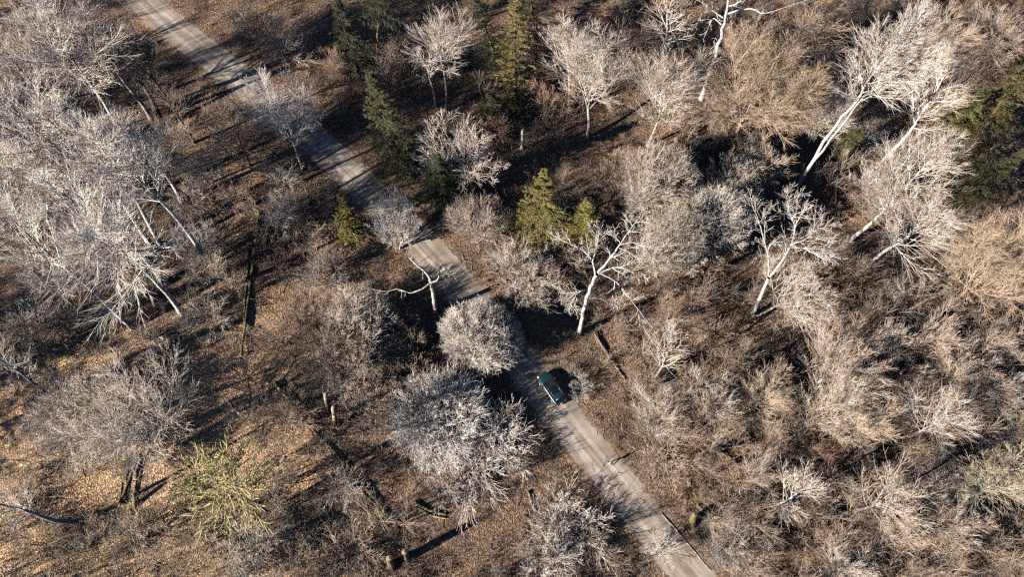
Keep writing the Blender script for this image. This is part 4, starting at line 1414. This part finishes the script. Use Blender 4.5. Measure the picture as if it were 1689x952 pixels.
for s in (-1, 1):
    q = [(1.02, s * 0.75, ZB - 0.03), (-2.12, s * 0.74, ZB - 0.02), (-1.62, s * 0.60, ZR - 0.05), (0.22, s * 0.61, ZR - 0.03)]
    pane("pillar_frame", q if s < 0 else [q[1], q[0], q[3], q[2]], M_PAINT, car, bulge=0.03)
    for x0, x1, t0, t1 in ((0.86, -0.02, 0.22, 0.0), (-0.08, -0.95, -0.1, -0.95), (-1.02, -1.85, -1.02, -1.55)):
        q = [(x0, s * 0.775, ZB + 0.03), (x1, s * 0.775, ZB + 0.03), (t1, s * 0.655, ZR - 0.10), (t0, s * 0.655, ZR - 0.10)]
        pane("side_window", q if s < 0 else [q[1], q[0], q[3], q[2]], M_GLASS, car, bulge=0.012)
    rbox("roof_rail", (-0.7, s * 0.585, ZR + 0.035), (1.7, 0.035, 0.035), M_CHROME, car, 0.01)
    rbox("window_trim", (-0.5, s * 0.80, ZB + 0.0), (2.7, 0.02, 0.025), M_CHROME, car, 0.006)
    mi = rbox("mirror", (0.80, s * 1.00, 1.0), (0.16, 0.20, 0.13), M_PAINT, car, 0.04)
    rbox("headlight", (2.08, s * 0.66, 0.68), (0.26, 0.26, 0.13), M_LAMP, car, 0.04, (0, 0.2, -s * 0.45))
    rbox("tail_lamp", (-2.22, s * 0.66, 0.86), (0.16, 0.26, 0.15), M_RED, car, 0.04, (0, 0, s * 0.3))
    for x in (1.42, -1.40):
        wy = s * 0.82
        w = ring_solid("wheel", [(0.10, -0.105), (0.27, -0.11), (0.32, -0.08), (0.335, 0), (0.32, 0.08), (0.27, 0.11), (0.10, 0.105)], M_RUBBER, car, loc=(x, wy, 0.335))
        ring_solid("rim", [(0.02, s * 0.100), (0.09, s * 0.122), (0.22, s * 0.118), (0.245, s * 0.105)], M_ALLOY, w, loc=(x, wy, 0.335), n=20)
        for k in range(5):
            a = k * 2 * math.pi / 5
            rbox("spoke", (x + 0.13 * math.cos(a), wy + s * 0.122, 0.335 + 0.13 * math.sin(a)), (0.2, 0.02, 0.04), M_ALLOY, w, 0.006, (0, -a, 0))
rbox("grille", (2.285, 0, 0.55), (0.06, 0.8, 0.16), M_TRIM, car, 0.02)
rbox("bumper", (2.22, 0, 0.36), (0.2, 1.3, 0.16), M_TRIM, car, 0.05)
rbox("bumper", (-2.26, 0, 0.42), (0.18, 1.45, 0.2), M_TRIM, car, 0.05)
rbox("bumper_strip", (-2.31, 0, 0.62), (0.05, 1.3, 0.03), M_CHROME, car, 0.01)
rbox("rear_spoiler", (-1.72, 0, ZR - 0.02), (0.24, 1.1, 0.03), M_PAINT, car, 0.012)
rbox("number_plate", (-2.335, 0, 0.76), (0.02, 0.5, 0.11), M_PLATE, car, 0.006)
rbox("wiper", (0.98, 0.25, ZB + 0.07), (0.03, 0.62, 0.015), M_TRIM, car, 0.005, (0, 0, 0.15))
rbox("wiper", (0.98, -0.35, ZB + 0.07), (0.03, 0.62, 0.015), M_TRIM, car, 0.005, (0, 0, 0.15))
for y in (-0.55, 0.55):
    pass

# ------------------------------------------------------------------ the walker
M_SKIN = simple("skin", (0.55, 0.36, 0.27), 0.6, var=0.06)
M_JACKET = simple("jacket_cloth", (0.36, 0.43, 0.50), 0.85, var=0.12)
M_TROUSER = simple("trouser_cloth", (0.05, 0.055, 0.07), 0.9)
M_HAIR = simple("hair", (0.018, 0.013, 0.01), 0.6)
M_SHOE = simple("shoe_leather", (0.10, 0.09, 0.08), 0.6)
M_EYE = simple("eye", (0.03, 0.02, 0.015), 0.2)


def skin_mesh(name, verts, edges, radii, mat, parent, root=0, sub=2):
    me = bpy.data.meshes.new(name)
    me.from_pydata(verts, edges, [])
    o = bpy.data.objects.new(name, me)
    C.objects.link(o)
    o.parent = parent
    o.modifiers.new("skin", 'SKIN')
    layer = me.skin_vertices[0] if me.skin_vertices else None
    if layer is None:
        bpy.context.view_layer.objects.active = o
        bpy.ops.mesh.customdata_skin_add()
        layer = me.skin_vertices[0]
    for i, r in enumerate(radii):
        layer.data[i].radius = (r, r) if not isinstance(r, tuple) else r
        layer.data[i].use_root = i == root
    sb = o.modifiers.new("sub", 'SUBSURF')
    sb.levels = sb.render_levels = sub
    me.materials.append(mat)
    # keep the grown surface itself as a plain mesh
    dg = bpy.context.evaluated_depsgraph_get()
    dg.update()
    ev = o.evaluated_get(dg)
    nm = bpy.data.meshes.new_from_object(ev, depsgraph=dg)
    for p in nm.polygons:
        p.use_smooth = True
    if not nm.materials:
        nm.materials.append(mat)
    o.modifiers.clear()
    o.data = nm
    return o


pp = ground_at(1006, 766)
per = thing("person", "person in a pale blue grey jacket and dark trousers walking alone on the road", "person", (pp[0], pp[1], 0.055), None, hd)
# walking: left leg forward (+X is the way they face)
J = {"pelvis": (0, 0, 0.93), "belly": (0.01, 0, 1.08), "chest": (0.02, 0, 1.27), "neck": (0.03, 0, 1.45), "head": (0.05, 0, 1.56), "crown": (0.05, 0, 1.68),
     "hl": (0, 0.09, 0.90), "kl": (0.17, 0.10, 0.50), "al": (0.22, 0.10, 0.09), "tl": (0.38, 0.11, 0.04),
     "hr": (0, -0.09, 0.90), "kr": (0.02, -0.10, 0.48), "ar": (-0.26, -0.10, 0.14), "trr": (-0.15, -0.11, 0.04),
     "sl": (0.02, 0.18, 1.40), "el": (-0.08, 0.25, 1.13), "wl": (0.02, 0.26, 0.89),
     "sr": (0.02, -0.18, 1.40), "er": (0.06, -0.25, 1.13), "wr": (0.22, -0.24, 0.93)}
names = list(J)
E_ = [("pelvis", "belly"), ("belly", "chest"), ("chest", "neck"), ("neck", "head"), ("head", "crown"), ("pelvis", "hl"), ("hl", "kl"), ("kl", "al"), ("al", "tl"),
      ("pelvis", "hr"), ("hr", "kr"), ("kr", "ar"), ("ar", "trr"), ("chest", "sl"), ("sl", "el"), ("el", "wl"), ("chest", "sr"), ("sr", "er"), ("er", "wr")]
RAD = {"pelvis": 0.13, "belly": 0.125, "chest": 0.14, "neck": 0.055, "head": 0.095, "crown": 0.085, "hl": 0.085, "kl": 0.058, "al": 0.04, "tl": 0.03, "hr": 0.085, "kr": 0.058, "ar": 0.04, "trr": 0.03,
       "sl": 0.06, "el": 0.043, "wl": 0.028, "sr": 0.06, "er": 0.043, "wr": 0.028}
V = [J[n] for n in names]
ED = [(names.index(a), names.index(b)) for a, b in E_]
RR = [RAD[n] for n in names]
# five fingers on both hands
for wn_, s in (("wl", 1), ("wr", -1)):
    w = np.array(J[wn_])
    el = np.array(J["el" if s > 0 else "er"])
    d = (w - el) / np.linalg.norm(w - el)
    palm = w + d * 0.075
    V.append(tuple(palm))
    RR.append(0.03)
    pi_ = len(V) - 1
    ED.append((names.index(wn_), pi_))
    fx = np.cross(d, (0, 1, 0))
    fx /= np.linalg.norm(fx)
    for k, ln in enumerate((0.075, 0.085, 0.08, 0.065)):
        off = fx * (k - 1.5) * 0.019
        a = palm + off + d * 0.03
        b2 = a + d * ln * 0.55
        c2 = b2 + d * ln * 0.4 + np.array((0, -s * 0.02, 0))
        V += [tuple(a), tuple(b2), tuple(c2)]
        RR += [0.010, 0.009, 0.008]
        i = len(V) - 3
        ED += [(pi_, i), (i, i + 1), (i + 1, i + 2)]
    a = w + d * 0.04 - fx * 0.035
    b2 = a + d * 0.04 - fx * 0.02
    V += [tuple(a), tuple(b2)]
    RR += [0.011, 0.009]
    ED += [(pi_, len(V) - 2), (len(V) - 2, len(V) - 1)]
skin_mesh("body", V, ED, RR, M_SKIN, per, sub=1)


def chain(name, keys, rads, mat, extra=()):
    vs = [J[k] if isinstance(k, str) else k for k in keys]
    ed = [(i, i + 1) for i in range(len(vs) - 1)] + list(extra)
    return vs, ed, rads


jk = ["pelvis", "belly", "chest", "neck", "sl", "el", "wl", "sr", "er", "wr"]
skin_mesh("jacket", [(0, 0, 0.88), J["belly"], J["chest"], (0.03, 0, 1.43), J["sl"], J["el"], J["wl"], J["sr"], J["er"], J["wr"]],
          [(0, 1), (1, 2), (2, 3), (2, 4), (4, 5), (5, 6), (2, 7), (7, 8), (8, 9)], [0.165, 0.16, 0.17, 0.075, 0.082, 0.062, 0.046, 0.082, 0.062, 0.046], M_JACKET, per)
skin_mesh("trousers", [(0, 0, 0.95), J["hl"], J["kl"], (0.215, 0.10, 0.12), J["hr"], J["kr"], (-0.24, -0.10, 0.16)],
          [(0, 1), (1, 2), (2, 3), (0, 4), (4, 5), (5, 6)], [0.145, 0.105, 0.075, 0.062, 0.105, 0.075, 0.062], M_TROUSER, per)
for a, b2 in (("al", "tl"), ("ar", "trr")):
    A, B = np.array(J[a]), np.array(J[b2])
    skin_mesh("shoe", [tuple(A + (-0.05, 0, -0.035)), tuple(A * 0.5 + B * 0.5 + (0, 0, -0.01)), tuple(B)], [(0, 1), (1, 2)], [0.05, 0.052, 0.042], M_SHOE, per)


def blob(name, c, s, mat, seg=14):
    bm = bmesh.new()
    bmesh.ops.create_uvsphere(bm, u_segments=seg, v_segments=seg // 2 + 2, radius=1.0)
    bmesh.ops.scale(bm, vec=s, verts=bm.verts)
    bmesh.ops.translate(bm, vec=c, verts=bm.verts)
    for f in bm.faces:
        f.smooth = True
    me = bpy.data.meshes.new(name)
    bm.to_mesh(me)
    bm.free()
    me.materials.append(mat)
    return part(name, me, per)


blob("hair", (0.025, 0, 1.645), (0.112, 0.100, 0.115), M_HAIR)
blob("nose", (0.155, 0, 1.585), (0.02, 0.015, 0.024), M_SKIN)
blob("mouth", (0.142, 0, 1.545), (0.008, 0.028, 0.008), simple("lips", (0.4, 0.16, 0.13), 0.5))
for s in (-1, 1):
    blob("eye", (0.138, s * 0.033, 1.615), (0.012, 0.014, 0.009), M_EYE)
    blob("ear", (0.045, s * 0.098, 1.59), (0.022, 0.012, 0.032), M_SKIN)
